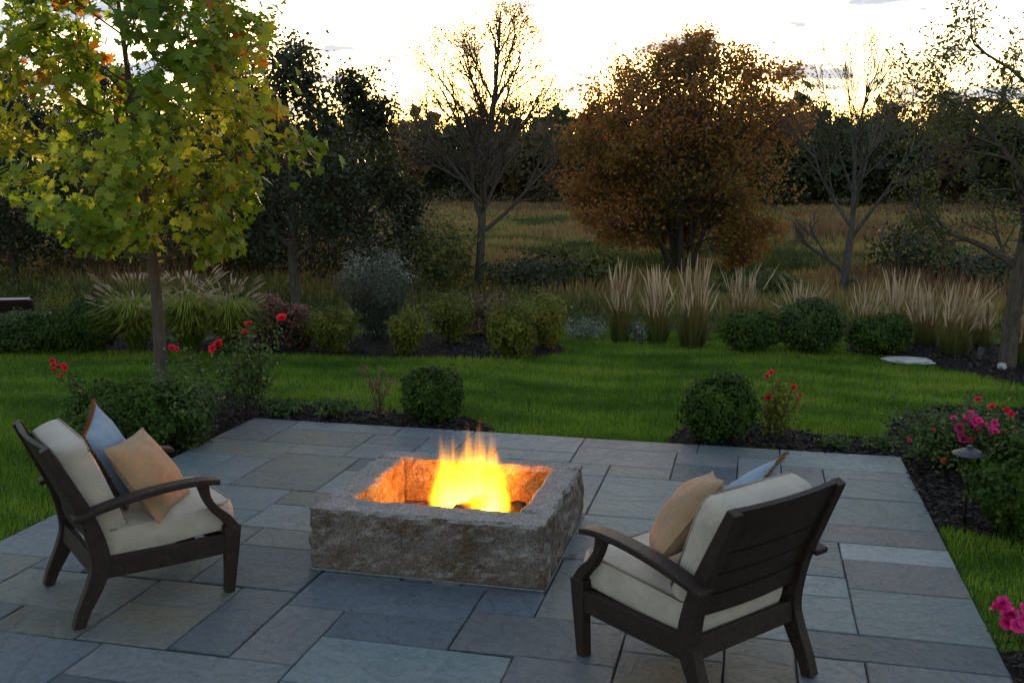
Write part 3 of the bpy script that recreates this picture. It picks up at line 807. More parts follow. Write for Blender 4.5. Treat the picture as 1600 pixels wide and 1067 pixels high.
# distant wood: one mass of crowns on the hill foot
def woods():
    r = np.random.default_rng(77)
    Vs, Fs, Ts, nn = [], [], [], 0
    spec = []
    for row, (yd, n, hgt) in enumerate(((112, 58, 10.0), (124, 56, 11.8), (138, 50, 13.2))):
        for q in range(n):
            az = -0.90 + 1.36 * (q + r.uniform(.1, .9)) / n           # angle from +Y, left negative
            x = math.tan(az) * yd if abs(az) < 1.2 else 0
            y = yd + r.uniform(-4, 4)
            hh = hgt * r.uniform(.75, 1.12)
            spec.append((x, y, hh, r.uniform(2.6, 4.6), r.uniform(0, 1)))
    for x, y, hh, rw, tn in spec:
        z0 = float(gz(x, y)) - .3
        n = 1700
        u = unit(r.normal(0, 1, (n, 3)))
        lob = 1 + .22 * np.sin(u[:, 0] * 5 + tn * 9) * np.sin(u[:, 2] * 6 + tn * 20) + .12 * np.sin(u[:, 1] * 11 + tn * 30)
        rad = r.uniform(.2, 1, n) ** .4 * lob
        Q = np.stack([x + u[:, 0] * rad * rw, y + u[:, 1] * rad * rw, z0 + hh * .52 + u[:, 2] * rad * hh * .48], 1)
        V, F, kk = leaves(Q, u + (0, 0, .4), .34, KITE * (1.5, 1, 1), r, .7)
        u2 = unit(r.normal(0, 1, (110, 3))); r2 = r.uniform(0, .74, 110)[:, None]
        V2, F2, kk = leaves(np.array((x, y, z0 + hh * .52)) + u2 * r2 * (rw, rw, hh * .46), u2, 1.7, KITE * (1.6, 1, 1), r, .9)
        Vs.append(V2); Fs.append(F2 + nn); nn += len(V2)
        Ts.append(np.repeat(np.clip(.15 + .75 * tn ** 1.5 + r.normal(0, .05, 110), 0, 1), kk))
        Vs.append(V); Fs.append(F + nn); nn += len(V)
        Ts.append(np.repeat(np.clip(.15 + .75 * tn ** 1.5 + r.normal(0, .10, n), 0, 1), kk))
    o = link('woodland', np_mesh('woodland', np.concatenate(Vs), np.concatenate(Fs), M['wood_leaf'], np.concatenate(Ts)))
    tag(o, 'distant mass of dark woodland along the far side of the meadow', 'woodland', kind='stuff')
woods()

# ------------------------------------------------------------------ shrubs and grasses
def shrub(name, label, px, py, wpx, hpx, mat, size, n, seed, group=None, cat='shrub', shape=KITE, vase=0.0, up=0.4, tint=.4, amp=.25, shell=.35, stems=7, depth_k=1.0, tip_t=None, lob=.14):
    bs = at(px, py); s_ = depth(bs) / FPX
    w, hh = wpx * s_ / 2, hpx * s_ * 1.02
    root = empty(name, bs); tag(root, label, cat, group)
    r = np.random.default_rng(seed)
    u = unit(r.normal(0, 1, (n, 3)))
    ph = r.uniform(0, 6, 6)
    lb = 1 + lob * (np.sin(u[:, 0] * 4 + ph[0]) * np.sin(u[:, 2] * 5 + ph[1]) + .7 * np.sin(u[:, 1] * 9 + ph[2]) * np.sin(u[:, 0] * 8 + ph[3]) + .5 * np.sin(u[:, 2] * 15 + ph[4]) * np.sin(u[:, 0] * 14 + ph[5]))
    rad = (1 - shell * r.uniform(0, 1, n) ** 1.6) * lb * np.where(r.uniform(0, 1, n) < .06, r.uniform(1.0, 1.16, n), 1)
    ns = 34 if shell > .5 else 16
    sd_ = unit(r.normal(0, 1, (ns, 3)) + (0, 0, .5))
    for v_ in sd_:
        near_ = (u @ v_) > (.975 if shell > .5 else .988)
        rad[near_] *= 1 + r.uniform(0, 1, near_.sum()) * (r.uniform(.15, .45) if shell > .5 else r.uniform(.04, .14))
    Q = u * rad[:, None]
    zc = Q[:, 2] * .5 + .5
    if vase: 
        f = (1 - vase) + vase * np.clip(zc, 0, 1)
        Q[:, 0] *= f; Q[:, 1] *= f
    Q = np.stack([Q[:, 0] * w, Q[:, 1] * w * depth_k, np.maximum(.01, zc * hh)], 1)
    V, F, kk = leaves(Q, u + np.array((0, 0, up)), size, shape, r, .6)
    tt = lumpy_tint(Q, 9 / max(.4, w * 2), tint, amp, r)
    if tip_t is not None: tt = np.clip(tt + tip_t * smooth((zc - .6) / .4), 0, 1)
    tag(link('foliage', np_mesh('foliage', V, F, mat, np.repeat(tt, kk)), root), kind='stuff')
    A = Acc()
    for q in range(stems):
        az = r.uniform(0, 6.28); rr_ = r.uniform(.3, .85)
        e_ = np.array((math.cos(az) * w * rr_, math.sin(az) * w * rr_ * depth_k, hh * r.uniform(.55, .9)))
        b0 = np.array((math.cos(az) * .04, math.sin(az) * .04, -.03))
        ts = np.linspace(0, 1, 6)[:, None]
        pp = b0 + (e_ - b0) * ts + np.array((0, 0, hh * .12)) * np.sin(ts * math.pi) + r.normal(0, .012, (6, 3))
        A.tube(pp, np.linspace(.011, .004, 6), 4)
    link('stem', A.mesh('stem', M['twig']), root)
    return root
BOX = 'clipped boxwoods'
shrub('boxwood', 'rounded dark green boxwood at the back edge of the patio beside the dried flower stems', 676, 654, 96, 78, M['box_leaf'], .030, 9000, 1, shape=ROUND)
shrub('boxwood', 'rounded dark green boxwood beside the red rose at the back of the patio', 1122, 686, 112, 98, M['box_leaf'], .030, 11000, 2, shape=ROUND)
shrub('boxwood', 'low spreading dark green shrub behind the left armchair', 205, 700, 185, 98, M['box_leaf'], .032, 12000, 3, shape=ROUND, lob=.2)
shrub('leafy_shrub', 'loose shrub with small pale leaves at the foot of the maple trunk', 290, 694, 95, 112, M['shrub_leaf'], .036, 3600, 4, tint=.5, amp=.3, shell=.6, lob=.25)
shrub('leafy_shrub', 'dense dark green shrub right of the path light', 1594, 834, 150, 150, M['box_leaf'], .040, 11000, 5, shape=KITE * (1.2, 1, 1), lob=.2)
for q, (px, py, wp, hp, lab) in enumerate(((447, 646, 62, 22, 'low leafy perennial clump under the tall rose at the patio corner'), (522, 649, 66, 24, 'low leafy perennial clump left of the dried flower stems'),
        (1304, 696, 44, 13, 'small pale green weed tuft in the mulch by the patio'), (1372, 700, 52, 16, 'small green weed tuft at the far right patio corner'))):
    shrub('perennial', lab, px, py, wp, hp, M['shrub_leaf'], .055 if q < 2 else .04, 420, 300 + q, 'low perennials', 'plant', LANCE * (1.5, 1, 1), stems=3, shell=.8, up=1.0)
# back bed, left to right
shrub('leafy_shrub', 'grey-green bushy shrub in front of the far armchair', 20, 547, 110, 60, M['shrub_leaf'], .045, 6500, 6, tint=.28, lob=.2)
shrub('leafy_shrub', 'dark low shrub between the far armchair and the round boxwood', 92, 547, 80, 56, M['box_leaf'], .04, 5000, 7, lob=.2)
shrub('boxwood', 'round dark boxwood left of the fountain grass', 146, 547, 78, 78, M['box_leaf'], .034, 7000, 8, shape=ROUND, tint=.25)
shrub('leafy_shrub', 'yellow-green airy plant beside the far armchair', 96, 500, 62, 52, M['gold_leaf'], .05, 1100, 9, tint=.55, shell=.8)
shrub('sedum', 'russet flowering sedum right of the fountain grass', 425, 540, 62, 76, M['red_leaf'], .05, 2400, 10, 'russet sedums', tip_t=.5, tint=.3)
shrub('sedum', 'russet flowering sedum nearest the yellowing shrub', 468, 540, 56, 64, M['red_leaf'], .05, 2200, 12, 'russet sedums', tip_t=.5, tint=.3)
shrub('leafy_shrub', 'yellowing shrub left of the round silvery bush', 520, 549, 80, 66, M['gold_leaf'], .045, 3200, 13, vase=.35, tint=.35, shell=.6)
shrub('silver_bush', 'big round silvery grey bush on short stems in the back bed', 590, 526, 160, 124, M['silver_leaf'], .05, 9500, 14, shape=LANCE * (1.2, 1, 1), vase=.72, tint=.34, tip_t=.35, shell=.6, lob=.16)
shrub('leafy_shrub', 'small yellow-green shrub below the round silvery bush', 636, 552, 68, 62, M['gold_leaf'], .042, 3200, 15, vase=.4, tint=.45, shell=.6)
shrub('leafy_shrub', 'airy green shrub right of the silvery bush', 706, 534, 84, 74, M['gold_leaf'], .045, 2400, 16, vase=.4, tint=.35, shell=.7)
shrub('leafy_shrub', 'full yellow-green shrub at the tip of the back bed', 800, 556, 92, 82, M['gold_leaf'], .042, 5200, 17, vase=.3, tint=.42, shell=.55)
shrub('leafy_shrub', 'loose russet and gold shrub on thin stems at the end of the back bed', 852, 541, 82, 80, M['gold_leaf'], .045, 2600, 18, vase=.45, tint=.62, shell=.7)
shrub('spirea', 'low brownish shrub behind the tip of the back bed', 765, 520, 110, 60, M['red_leaf'], .05, 2200, 19, tint=.35, shell=.7)
shrub('silver_plant', 'low silvery white plant left of the first reed clump', 915, 528, 66, 30, M['silver_leaf'], .06, 900, 20, 'silver edging plants', 'plant', LANCE, tint=.8, shell=.8, up=.9, stems=3)
shrub('silver_plant', 'low silvery white plant between the first two reed clumps', 997, 533, 34, 26, M['silver_leaf'], .06, 500, 22, 'silver edging plants', 'plant', LANCE, tint=.75, shell=.8, up=.9, stems=3)
shrub('leafy_shrub', 'dark low shrub at the lawn edge left of the tallest clipped shrub', 1176, 546, 96, 58, M['box_leaf'], .045, 5500, 23, lob=.2)
shrub('leafy_shrub', 'upright fresh green shrub at the lawn edge under the leaning bare tree', 1264, 549, 98, 80, M['shrub_leaf'], .045, 7500, 24, tint=.3, lob=.12)
shrub('leafy_shrub', 'dark low shrub left of the white flat stone', 1372, 549, 90, 54, M['box_leaf'], .045, 5500, 25, lob=.18)
# scrub beyond the garden
SCRUB = [(-60, 436, 170, 130, M['dark_leaf'], 'dark undergrowth at the far left edge beyond the lower lawn'), (75, 437, 190, 150, M['dark_leaf'], 'dark undergrowth left of the maple trunk beyond the lower lawn'),
         (215, 436, 190, 160, M['dark_leaf'], 'dark undergrowth directly behind the maple trunk'), (350, 437, 180, 150, M['dark_leaf'], 'dark undergrowth right of the maple trunk beyond the lower lawn'),
         (505, 446, 150, 170, M['dark_leaf'], 'dark undergrowth just right of the straight dark trunk'), (415, 434, 120, 120, M['dark_leaf'], 'dark undergrowth just left of the straight dark trunk'),
         (610, 455, 150, 120, M['dark_leaf'], 'dark grey-green thicket behind the silvery bush'), (690, 458, 100, 110, M['olive_leaf'], 'olive thicket left of the central bare tree'),
         (835, 452, 170, 50, M['dark_leaf'], 'low dark thicket right of the central trunk'), (930, 455, 90, 60, M['olive_leaf'], 'low yellowish thicket left of the orange tree'),
         (1425, 452, 125, 110, M['dark_leaf'], 'round dark bush behind the reed grasses at right'), (1530, 462, 130, 70, M['dark_leaf'], 'dark scrub beside the right edge tree'),
         (1180, 462, 130, 40, M['olive_leaf'], 'low olive scrub under the orange tree'), (1275, 322, 60, 100, M['shrub_leaf'], 'green rounded bush at the edge of the far wood')]
for q, (px, py, wp, hp, mt, lab) in enumerate(SCRUB):
    dd_ = depth(at(px, py))
    shrub('thicket', lab, px, py, wp, hp, mt, .0045 * dd_, 2600, 400 + q, 'thickets beyond the garden', 'shrub', tint=.4, shell=.6, lob=.25)

def reed(name, label, px, py, wpx, hpx, seed, group='tan feather reed grasses', n=64, lean=.10, green=True):
    bs = at(px, py); s_ = depth(bs) / FPX
    w, H = wpx * s_ / 2, hpx * s_
    root = empty(name, bs); tag(root, label, 'ornamental grass', group)
    r = np.random.default_rng(seed)
    tilt = r.normal(0, .22, 2) * w
    A, Bk = Acc(), Acc()
    for q in range(n):
        az = r.uniform(0, 6.28); rr_ = w * .5 * math.sqrt(r.uniform())
        p0 = np.array((math.cos(az) * rr_, math.sin(az) * rr_, -.03))
        hh = H * r.uniform(.55, 1.05)
        ln = abs(r.normal(0, .5)) * w
        a2 = az + r.normal(0, .9)
        t_ = np.linspace(0, 1, 6)[:, None]
        pp = p0 + np.array((0, 0, hh)) * t_ + np.array((math.cos(a2) * ln, math.sin(a2) * ln, 0)) * t_ ** 1.8 + np.array((tilt[0], tilt[1], 0)) * t_ ** 1.5 + np.concatenate([np.zeros((2, 3)), r.normal(0, .011, (4, 3)) * (1, 1, 0)])
        A.tube(pp[:4], np.array((.0032, .003, .0026, .0022)), 3, np.repeat(np.linspace(.34, .58, 4), 3))
        hd = pp[3:]
        pl = np.stack([hd[0] * .6 + hd[1] * .4, hd[1] * .6 + hd[2] * .4 - (hd[2] - hd[1]) * .3, hd[1] * .35 + hd[2] * .65, hd[2]])
        pl = np.array([pp[3], pp[3] * .55 + pp[4] * .45, pp[4], pp[5]])
        Bk.tube(pl, np.array((.002, .0105, .0095, .0014)) * r.uniform(.65, 1.3), 4, np.clip(.90 + r.normal(0, .10), .6, 1))
    link('stalks', A.mesh('stalks', M['reed']), root)['kind'] = 'stuff'
    link('plumes', Bk.mesh('plumes', M['reed']), root)['kind'] = 'stuff'
    nb = 420
    az = r.uniform(0, 6.28, nb); rr_ = w * .55 * np.sqrt(r.uniform(0, 1, nb))
    P0 = np.stack([np.cos(az) * rr_, np.sin(az) * rr_, np.full(nb, -.03)], 1)
    hb = H * r.uniform(.2, .55, nb); ln = r.uniform(.1, .9, nb) * w * .9
    tip = P0 + np.stack([np.cos(az) * ln, np.sin(az) * ln, hb], 1)
    sd = np.stack([-np.sin(az), np.cos(az), 0 * az], 1) * .006
    V = np.stack([P0 - sd, P0 + sd, tip], 1).reshape(-1, 3)
    link('blades', np_mesh('blades', V, np.arange(nb * 3).reshape(-1, 3), M['reed'], np.tile((.12, .12, .42), nb) + np.repeat(r.normal(0, .05, nb), 3)), root)['kind'] = 'stuff'
REEDS = [(969, 532, 46, 130, 'slim feather reed clump at the left end of the row'), (1028, 534, 48, 122, 'second feather reed clump from the left end of the row'), (1082, 538, 66, 142, 'third and tallest feather reed clump below the orange tree'),
         (1160, 515, 60, 102, 'feather reed clump behind the dark low shrub'), (1256, 512, 72, 78, 'short feather reed clump showing above the upright green shrub'),
         (1350, 524, 58, 92, 'feather reed clump right of the leaning bare trunk'), (1402, 530, 62, 112, 'tallest reed clump of the right-hand drift'), (1446, 538, 54, 96, 'feather reed clump in the middle of the right-hand drift'),
         (1490, 552, 66, 122, 'broad feather reed clump at the front of the right-hand drift'), (1532, 540, 40, 78, 'small feather reed clump left of the right edge trunk'), (1590, 566, 46, 92, 'feather reed clump right of the right edge trunk')]
for q, (px, py, wp, hp, lab) in enumerate(REEDS): reed('reed_grass', lab, px, py, wp, hp, 500 + q)

def fountain(label, px, py, wpx, hpx, seed):
    bs = at(px, py); s_ = depth(bs) / FPX
    w, H = wpx * s_ / 2, hpx * s_
    root = empty('fountain_grass', bs); tag(root, label, 'ornamental grass', 'fountain grasses left of the maple trunk')
    r = np.random.default_rng(seed)
    A, Bk = Acc(), Acc()
    for q in range(1500):
        az = r.uniform(0, 6.28); ln = w * r.uniform(.1, 1.25); hh = H * r.uniform(.35, .88)
        t_ = np.linspace(0, 1, 6)[:, None]
        p0 = np.array((math.cos(az) * .1, math.sin(az) * .1, -.03)) * np.array((r.uniform(), r.uniform(), 1))
        pp = p0 + np.array((math.cos(az) * ln, math.sin(az) * ln, 0)) * t_ ** 1.5 + np.array((0, 0, hh)) * (1.95 * t_ - 1.2 * t_ ** 2.3)
        sd = np.array((-math.sin(az), math.cos(az), 0)) * np.array((.006, .007, .0065, .005, .0035, .001))[:, None]
        V = np.concatenate([pp - sd, pp + sd]); i = np.arange(5)
        F = np.stack([i, i + 6, i + 7, i + 1], 1)
        A.add(V, F, np.tile(np.clip(np.linspace(.10, .72, 6) + r.normal(0, .1), 0, .8), 2))
    for q in range(85):
        az = r.uniform(0, 6.28); ln = w * r.uniform(.15, 1.2); hh = H * r.uniform(.62, 1.1)
        t_ = np.linspace(0, 1, 13)[:, None]
        pp = np.array((math.cos(az) * ln, math.sin(az) * ln, 0)) * t_ ** 1.6 + np.array((0, 0, hh)) * (1.25 * t_ - .3 * t_ ** 3)
        Bk.tube(pp[:11], np.full(11, .0016), 3, .7)
        Bk.tube(pp[10:], np.array((.005, .0105, .003)), 5, np.clip(.92 + r.normal(0, .05), .85, 1))
    tag(link('blades', A.mesh('blades', M['fountain']), root), kind='stuff')
    tag(link('plumes', Bk.mesh('plumes', M['fountain']), root), kind='stuff')
fountain('fountain grass clump left of the maple trunk with arching pale plumes', 215, 546, 135, 116, 601)
fountain('bright yellow-green fountain grass clump just right of the maple trunk', 298, 548, 140, 122, 602)
fountain('fountain grass clump farthest right, next to the russet sedum', 360, 546, 110, 112, 603)

# roses
def blossom_mesh(mat, seed):
    r = np.random.default_rng(seed)
    Vs, Fs, nn = [], [], 0
    pet = np.array([(0, 0, 0), (.26, .25, .08), (.36, .62, .20), (.20, .95, .20), (-.20, .95, .20), (-.36, .62, .20), (-.26, .25, .08)])
    for ringi, (cnt, el, sz) in enumerate(((7, 15, 1.0), (6, 38, .85), (5, 60, .62), (4, 78, .42))):
        for q in range(cnt):
            az = q * 6.283 / cnt + ringi * .5 + r.uniform(-.2, .2); e_ = R(el + r.uniform(-10, 10))
            D = np.array((math.cos(az) * math.cos(e_), math.sin(az) * math.cos(e_), math.sin(e_)))
            Nn = np.array((-math.cos(az) * math.sin(e_), -math.sin(az) * math.sin(e_), math.cos(e_)))
            X = np.cross(D, Nn)
            V = sz * (pet[:, 0:1] * X + pet[:, 1:2] * D + pet[:, 2:3] * Nn)
            Vs.append(V); Fs.append(np.arange(7)[None] + nn); nn += 7
    return np_mesh('blossom', np.concatenate(Vs), np.concatenate(Fs), mat)
BLOS = {'r': [blossom_mesh(M['rose_red'], 1), blossom_mesh(M['rose_red'], 2)], 'p': [blossom_mesh(M['rose_pink'], 3), blossom_mesh(M['rose_pink'], 4)]}
def rose(label, px, py, blooms, nst, wpx, hpx, seed, leafn=900, mat='shrub_leaf', cat='rose bush', hl=1.0):
    """blooms: (px, py, size px, colour, count)"""
    bs = at(px, py); dd_ = depth(bs); s_ = dd_ / FPX
    root = empty('rose_bush', bs); tag(root, label, cat, 'rose bushes')
    r = np.random.default_rng(seed)
    A = Acc(); LP = []
    w, H = wpx * s_ / 2, hpx * s_
    ends = []
    for bx, by, sz, colr, cnt in blooms:
        q = atd(bx, by, dd_ - w * .75 + r.uniform(-.1, .1)) - bs
        ends.append((q, True))
        for kx in range(cnt):
            o = link('blossom', BLOS[colr][kx % 2], root)
            o.location = q + r.normal(0, sz * s_ * .38 if cnt > 1 else 0, 3)
            o.scale = (sz * s_ / 2 * (1.25 if cnt == 1 else .85),) * 3
            vcam = unit(CAM - (bs + q)); vv_ = unit(np.array(vcam) * .6 + np.array((0, 0, .8)) + r.normal(0, .35, 3))
            o.rotation_mode = 'QUATERNION'; o.rotation_quaternion = Vector(vv_).to_track_quat('Z', 'Y')
    for q in range(nst):
        az = r.uniform(0, 6.28); rr_ = math.sqrt(r.uniform()) * w
        ends.append((np.array((math.cos(az) * rr_, math.sin(az) * rr_ * .7, H * r.uniform(.45, 1.0))), False))
    for e_, isb in ends:
        b0 = np.array((r.normal(0, .05), r.normal(0, .05), -.03)) + np.array((e_[0], e_[1], 0)) * .25
        t_ = np.linspace(0, 1, 9)[:, None]
        pp = b0 + (e_ - b0) * np.concatenate([t_ ** 1.25, t_ ** 1.25, t_ ** .9], 1) + np.concatenate([np.zeros((1, 3)), r.normal(0, .012, (7, 3)), np.zeros((1, 3))])
        A.tube(pp, np.linspace(.006, .0022, 9), 4)
        tt = np.random.default_rng(int(seed * 100 + len(LP))).uniform(.3, .97, max(4, leafn // max(1, len(ends)))) * 8
        kx = np.floor(tt).astype(int); fr = (tt - kx)[:, None]
        LP.append(pp[kx] * (1 - fr) + pp[np.minimum(kx + 1, 8)] * fr + r.normal(0, .035 + .01 * hl, (len(tt), 3)))
    link('stem', A.mesh('stem', M['twig']), root)
    LP = np.concatenate(LP); LP = LP[LP[:, 2] > 0.02]
    V, F, kk = leaves(LP, np.tile((0, -.3, .8), (len(LP), 1)), .034, KITE * (1.35, 1, 1), r, .7)
    tag(link('foliage', np_mesh('foliage', V, F, M[mat], np.repeat(np.clip(r.beta(2, 2.4, len(LP)), 0, 1), kk)), root), kind='stuff')
rose('sprawling rose at far left with a cluster of crimson blooms beside the low shrub', 165, 668, [(84, 572, 13, 'r', 2), (96, 575, 15, 'r', 3), (106, 577, 12, 'r', 2)], 9, 120, 70, 701, 700)
rose('tall leggy rose at the patio corner with single red blooms', 385, 648, [(440, 498, 15, 'r', 1), (384, 508, 17, 'r', 2), (338, 549, 20, 'r', 3), (278, 541, 12, 'r', 2), (268, 544, 11, 'r', 1)], 14, 120, 140, 702, 1900)
rose('small rose beside the round boxwood at the back of the patio with red blooms', 1214, 684, [(1206, 585, 15, 'r', 2), (1239, 605, 10, 'r', 1), (1252, 620, 13, 'r', 2), (1201, 621, 11, 'r', 1)], 10, 62, 90, 703, 800, 'gold_leaf')
rose('wide rose hedge behind the path light with pink and red blooms', 1500, 722, [(1535, 640, 16, 'r', 2), (1572, 642, 13, 'r', 2), (1518, 668, 25, 'p', 7), (1524, 658, 16, 'p', 3), (1563, 664, 16, 'p', 3), (1556, 676, 15, 'p', 3), (1576, 678, 17, 'p', 3), (1508, 683, 14, 'r', 2), (1475, 720, 9, 'r', 1), (1490, 654, 9, 'p', 1), (1421, 689, 7, 'r', 1), (1458, 672, 6, 'r', 1)], 60, 215, 84, 704, 5200, 'shrub_leaf', hl=3.0)
rose('rose at the lower right corner with one big pink flower head', 1592, 1000, [(1582, 957, 34, 'p', 9)], 3, 30, 30, 705, 60)
# dried flower stems
def dried():
    bs = at(592, 654); s_ = depth(bs) / FPX
    root = empty('dried_flower_plant', bs); tag(root, 'thin dried flower stems with tan heads at the back edge of the patio', 'plant')
    r = np.random.default_rng(8); A, Bk = Acc(), []
    for q in range(13):
        e_ = np.array((r.uniform(-24, 20) * s_, r.uniform(-.08, .08), r.uniform(30, 92) * s_))
        t_ = np.linspace(0, 1, 6)[:, None]
        A.tube(e_ * np.concatenate([t_ ** 1.5, t_, t_], 1) + r.normal(0, .004, (6, 3)), np.linspace(.005, .002, 6), 4)
        Bk.append(e_ + r.normal(0, .022, (26, 3)))
    link('stem', A.mesh('stem', M['twig']), root)
    LP = np.concatenate(Bk + [r.normal(0, .07, (160, 3)) + (0, 0, .1)])
    LP = LP[LP[:, 2] > .01]
    V, F, kk = leaves(LP, np.tile((0, 0, 1.), (len(LP), 1)), .025, KITE, r, .8)
    tag(link('flower_heads', np_mesh('flower_heads', V, F, M['red_leaf'], np.repeat(r.uniform(.3, 1, len(LP)), kk)), root), kind='stuff')
dried()

# ------------------------------------------------------------------ fire pit
def rough_block(name, x0, x1, y0, y1, z0, z1, amp, parent, step=0.028):
    """split-faced granite block: a closed box grid broken up by noise"""
    nx, ny, nz = [max(3, int(round((hi - lo) / step))) for lo, hi in ((x0, x1), (y0, y1), (z0, z1))]
    bm = bmesh.new(); vd = {}
    def vert(ix, iy, iz):
        kx = (ix, iy, iz)
        if kx not in vd:
            p = Vector((x0 + (x1 - x0) * ix / nx, y0 + (y1 - y0) * iy / ny, z0 + (z1 - z0) * iz / nz))
            nrm = Vector(((ix == nx) - (ix == 0), (iy == ny) - (iy == 0), (iz == nz) - (iz == 0)))
            edge = sum(abs(v) > 0 for v in nrm)
            top = 0.32 if (nrm.z > 0 and edge == 1) else 1.0
            nv = mnoise.fractal(p * 6.0, 1.0, 2.0, 4) + 0.7 * mnoise.noise(p * 21.0) + 0.5 * abs(mnoise.noise(p * 12.0 + Vector((9, 2, 5))))
            q = p + nrm.normalized() * (amp * top * (nv * 0.75 - (0.55 if edge > 1 else 0.1)))
            if iz == 0: q.z = z0
            vd[kx] = bm.verts.new(q)
        return vd[kx]
    for ix in range(nx):
        for iy in range(ny):
            for iz, fl in ((0, True), (nz, False)):
                vv = [vert(ix, iy, iz), vert(ix + 1, iy, iz), vert(ix + 1, iy + 1, iz), vert(ix, iy + 1, iz)]
                bm.faces.new(vv[::-1] if fl else vv)
    for ix in range(nx):
        for iz in range(nz):
            for iy in (0, ny):
                bm.faces.new([vert(ix, iy, iz), vert(ix + 1, iy, iz), vert(ix + 1, iy, iz + 1), vert(ix, iy, iz + 1)])
    for iy in range(ny):
        for iz in range(nz):
            for ix in (0, nx):
                bm.faces.new([vert(ix, iy, iz), vert(ix, iy + 1, iz), vert(ix, iy + 1, iz + 1), vert(ix, iy, iz + 1)])
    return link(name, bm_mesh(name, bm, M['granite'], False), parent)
fx0, fx1, fy0, fy1 = PIT
ix0, ix1, iy0, iy1 = -2.103, -1.162, 5.049, 5.888
PH = 0.347
pit = empty('fire_pit', (0, 0, 0)); tag(pit, 'square fire pit of rough grey granite blocks in the middle of the patio', 'fire pit')
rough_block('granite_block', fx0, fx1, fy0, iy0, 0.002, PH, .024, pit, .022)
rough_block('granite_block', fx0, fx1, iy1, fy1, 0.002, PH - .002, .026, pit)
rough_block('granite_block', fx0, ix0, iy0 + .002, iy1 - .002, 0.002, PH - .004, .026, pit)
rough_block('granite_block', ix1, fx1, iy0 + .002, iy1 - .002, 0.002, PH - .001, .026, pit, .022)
bm = bmesh.new()
nq = 22
vg = [[bm.verts.new((ix0 - .01 + (ix1 - ix0 + .02) * q / nq, iy0 - .01 + (iy1 - iy0 + .02) * w_ / nq, .07 + .018 * mnoise.noise(Vector((q * .9, w_ * .9, 3))))) for q in range(nq + 1)] for w_ in range(nq + 1)]
for w_ in range(nq):
    for q in range(nq): bm.faces.new((vg[w_][q], vg[w_][q + 1], vg[w_ + 1][q + 1], vg[w_ + 1][q]))
link('fire_bed', bm_mesh('fire_bed', bm, M['ash']), pit)
# pale mortar line where the pit meets the paving
A = Acc()
A.tube([(fx0 - .004, fy0 - .004, .004), (fx1 + .004, fy0 - .004, .000)], .006, 5); A.tube([(fx1 + .004, fy0 - .004, .004), (fx1 + .004, fy1, .000)], .005, 5)
link('mortar_line', A.mesh('mortar_line', M['mortar']), pit)

FC = np.array((-1.555, 5.46, 0.10))                      # heart of the fire
def log_thing(label, p0, p1, r0, seed):
    r = np.random.default_rng(seed); n = 12; kx = 9
    t_ = np.linspace(0, 1, n)
    P = np.array(p0)[None] * (1 - t_[:, None]) + np.array(p1)[None] * t_[:, None] + r.normal(0, .006, (n, 3))
    A = Acc(); rad = r0 * (1 + r.normal(0, .07, n)); rad[0] *= .8; rad[-1] *= .75
    P = np.concatenate([P[:1], P, P[-1:]]); rad = np.concatenate([[.001], rad, [.001]])
    P[0] -= (P[2] - P[1]) * .05; P[-1] += (P[-2] - P[-3]) * .05
    A.tube(P, rad, kx)
    tag(link('log', A.mesh('log', M['char'], True)), label, 'log', 'logs in the fire')
log_thing('charred log lying along the front of the flames', (-1.70, 5.30, .145), (-1.22, 5.34, .15), .055, 1)
log_thing('charred log at the back of the flames', (-1.75, 5.60, .14), (-1.28, 5.68, .14), .05, 2)
log_thing('charred log laid crosswise on top of the other two', (-1.58, 5.24, .235), (-1.42, 5.72, .235), .045, 3)

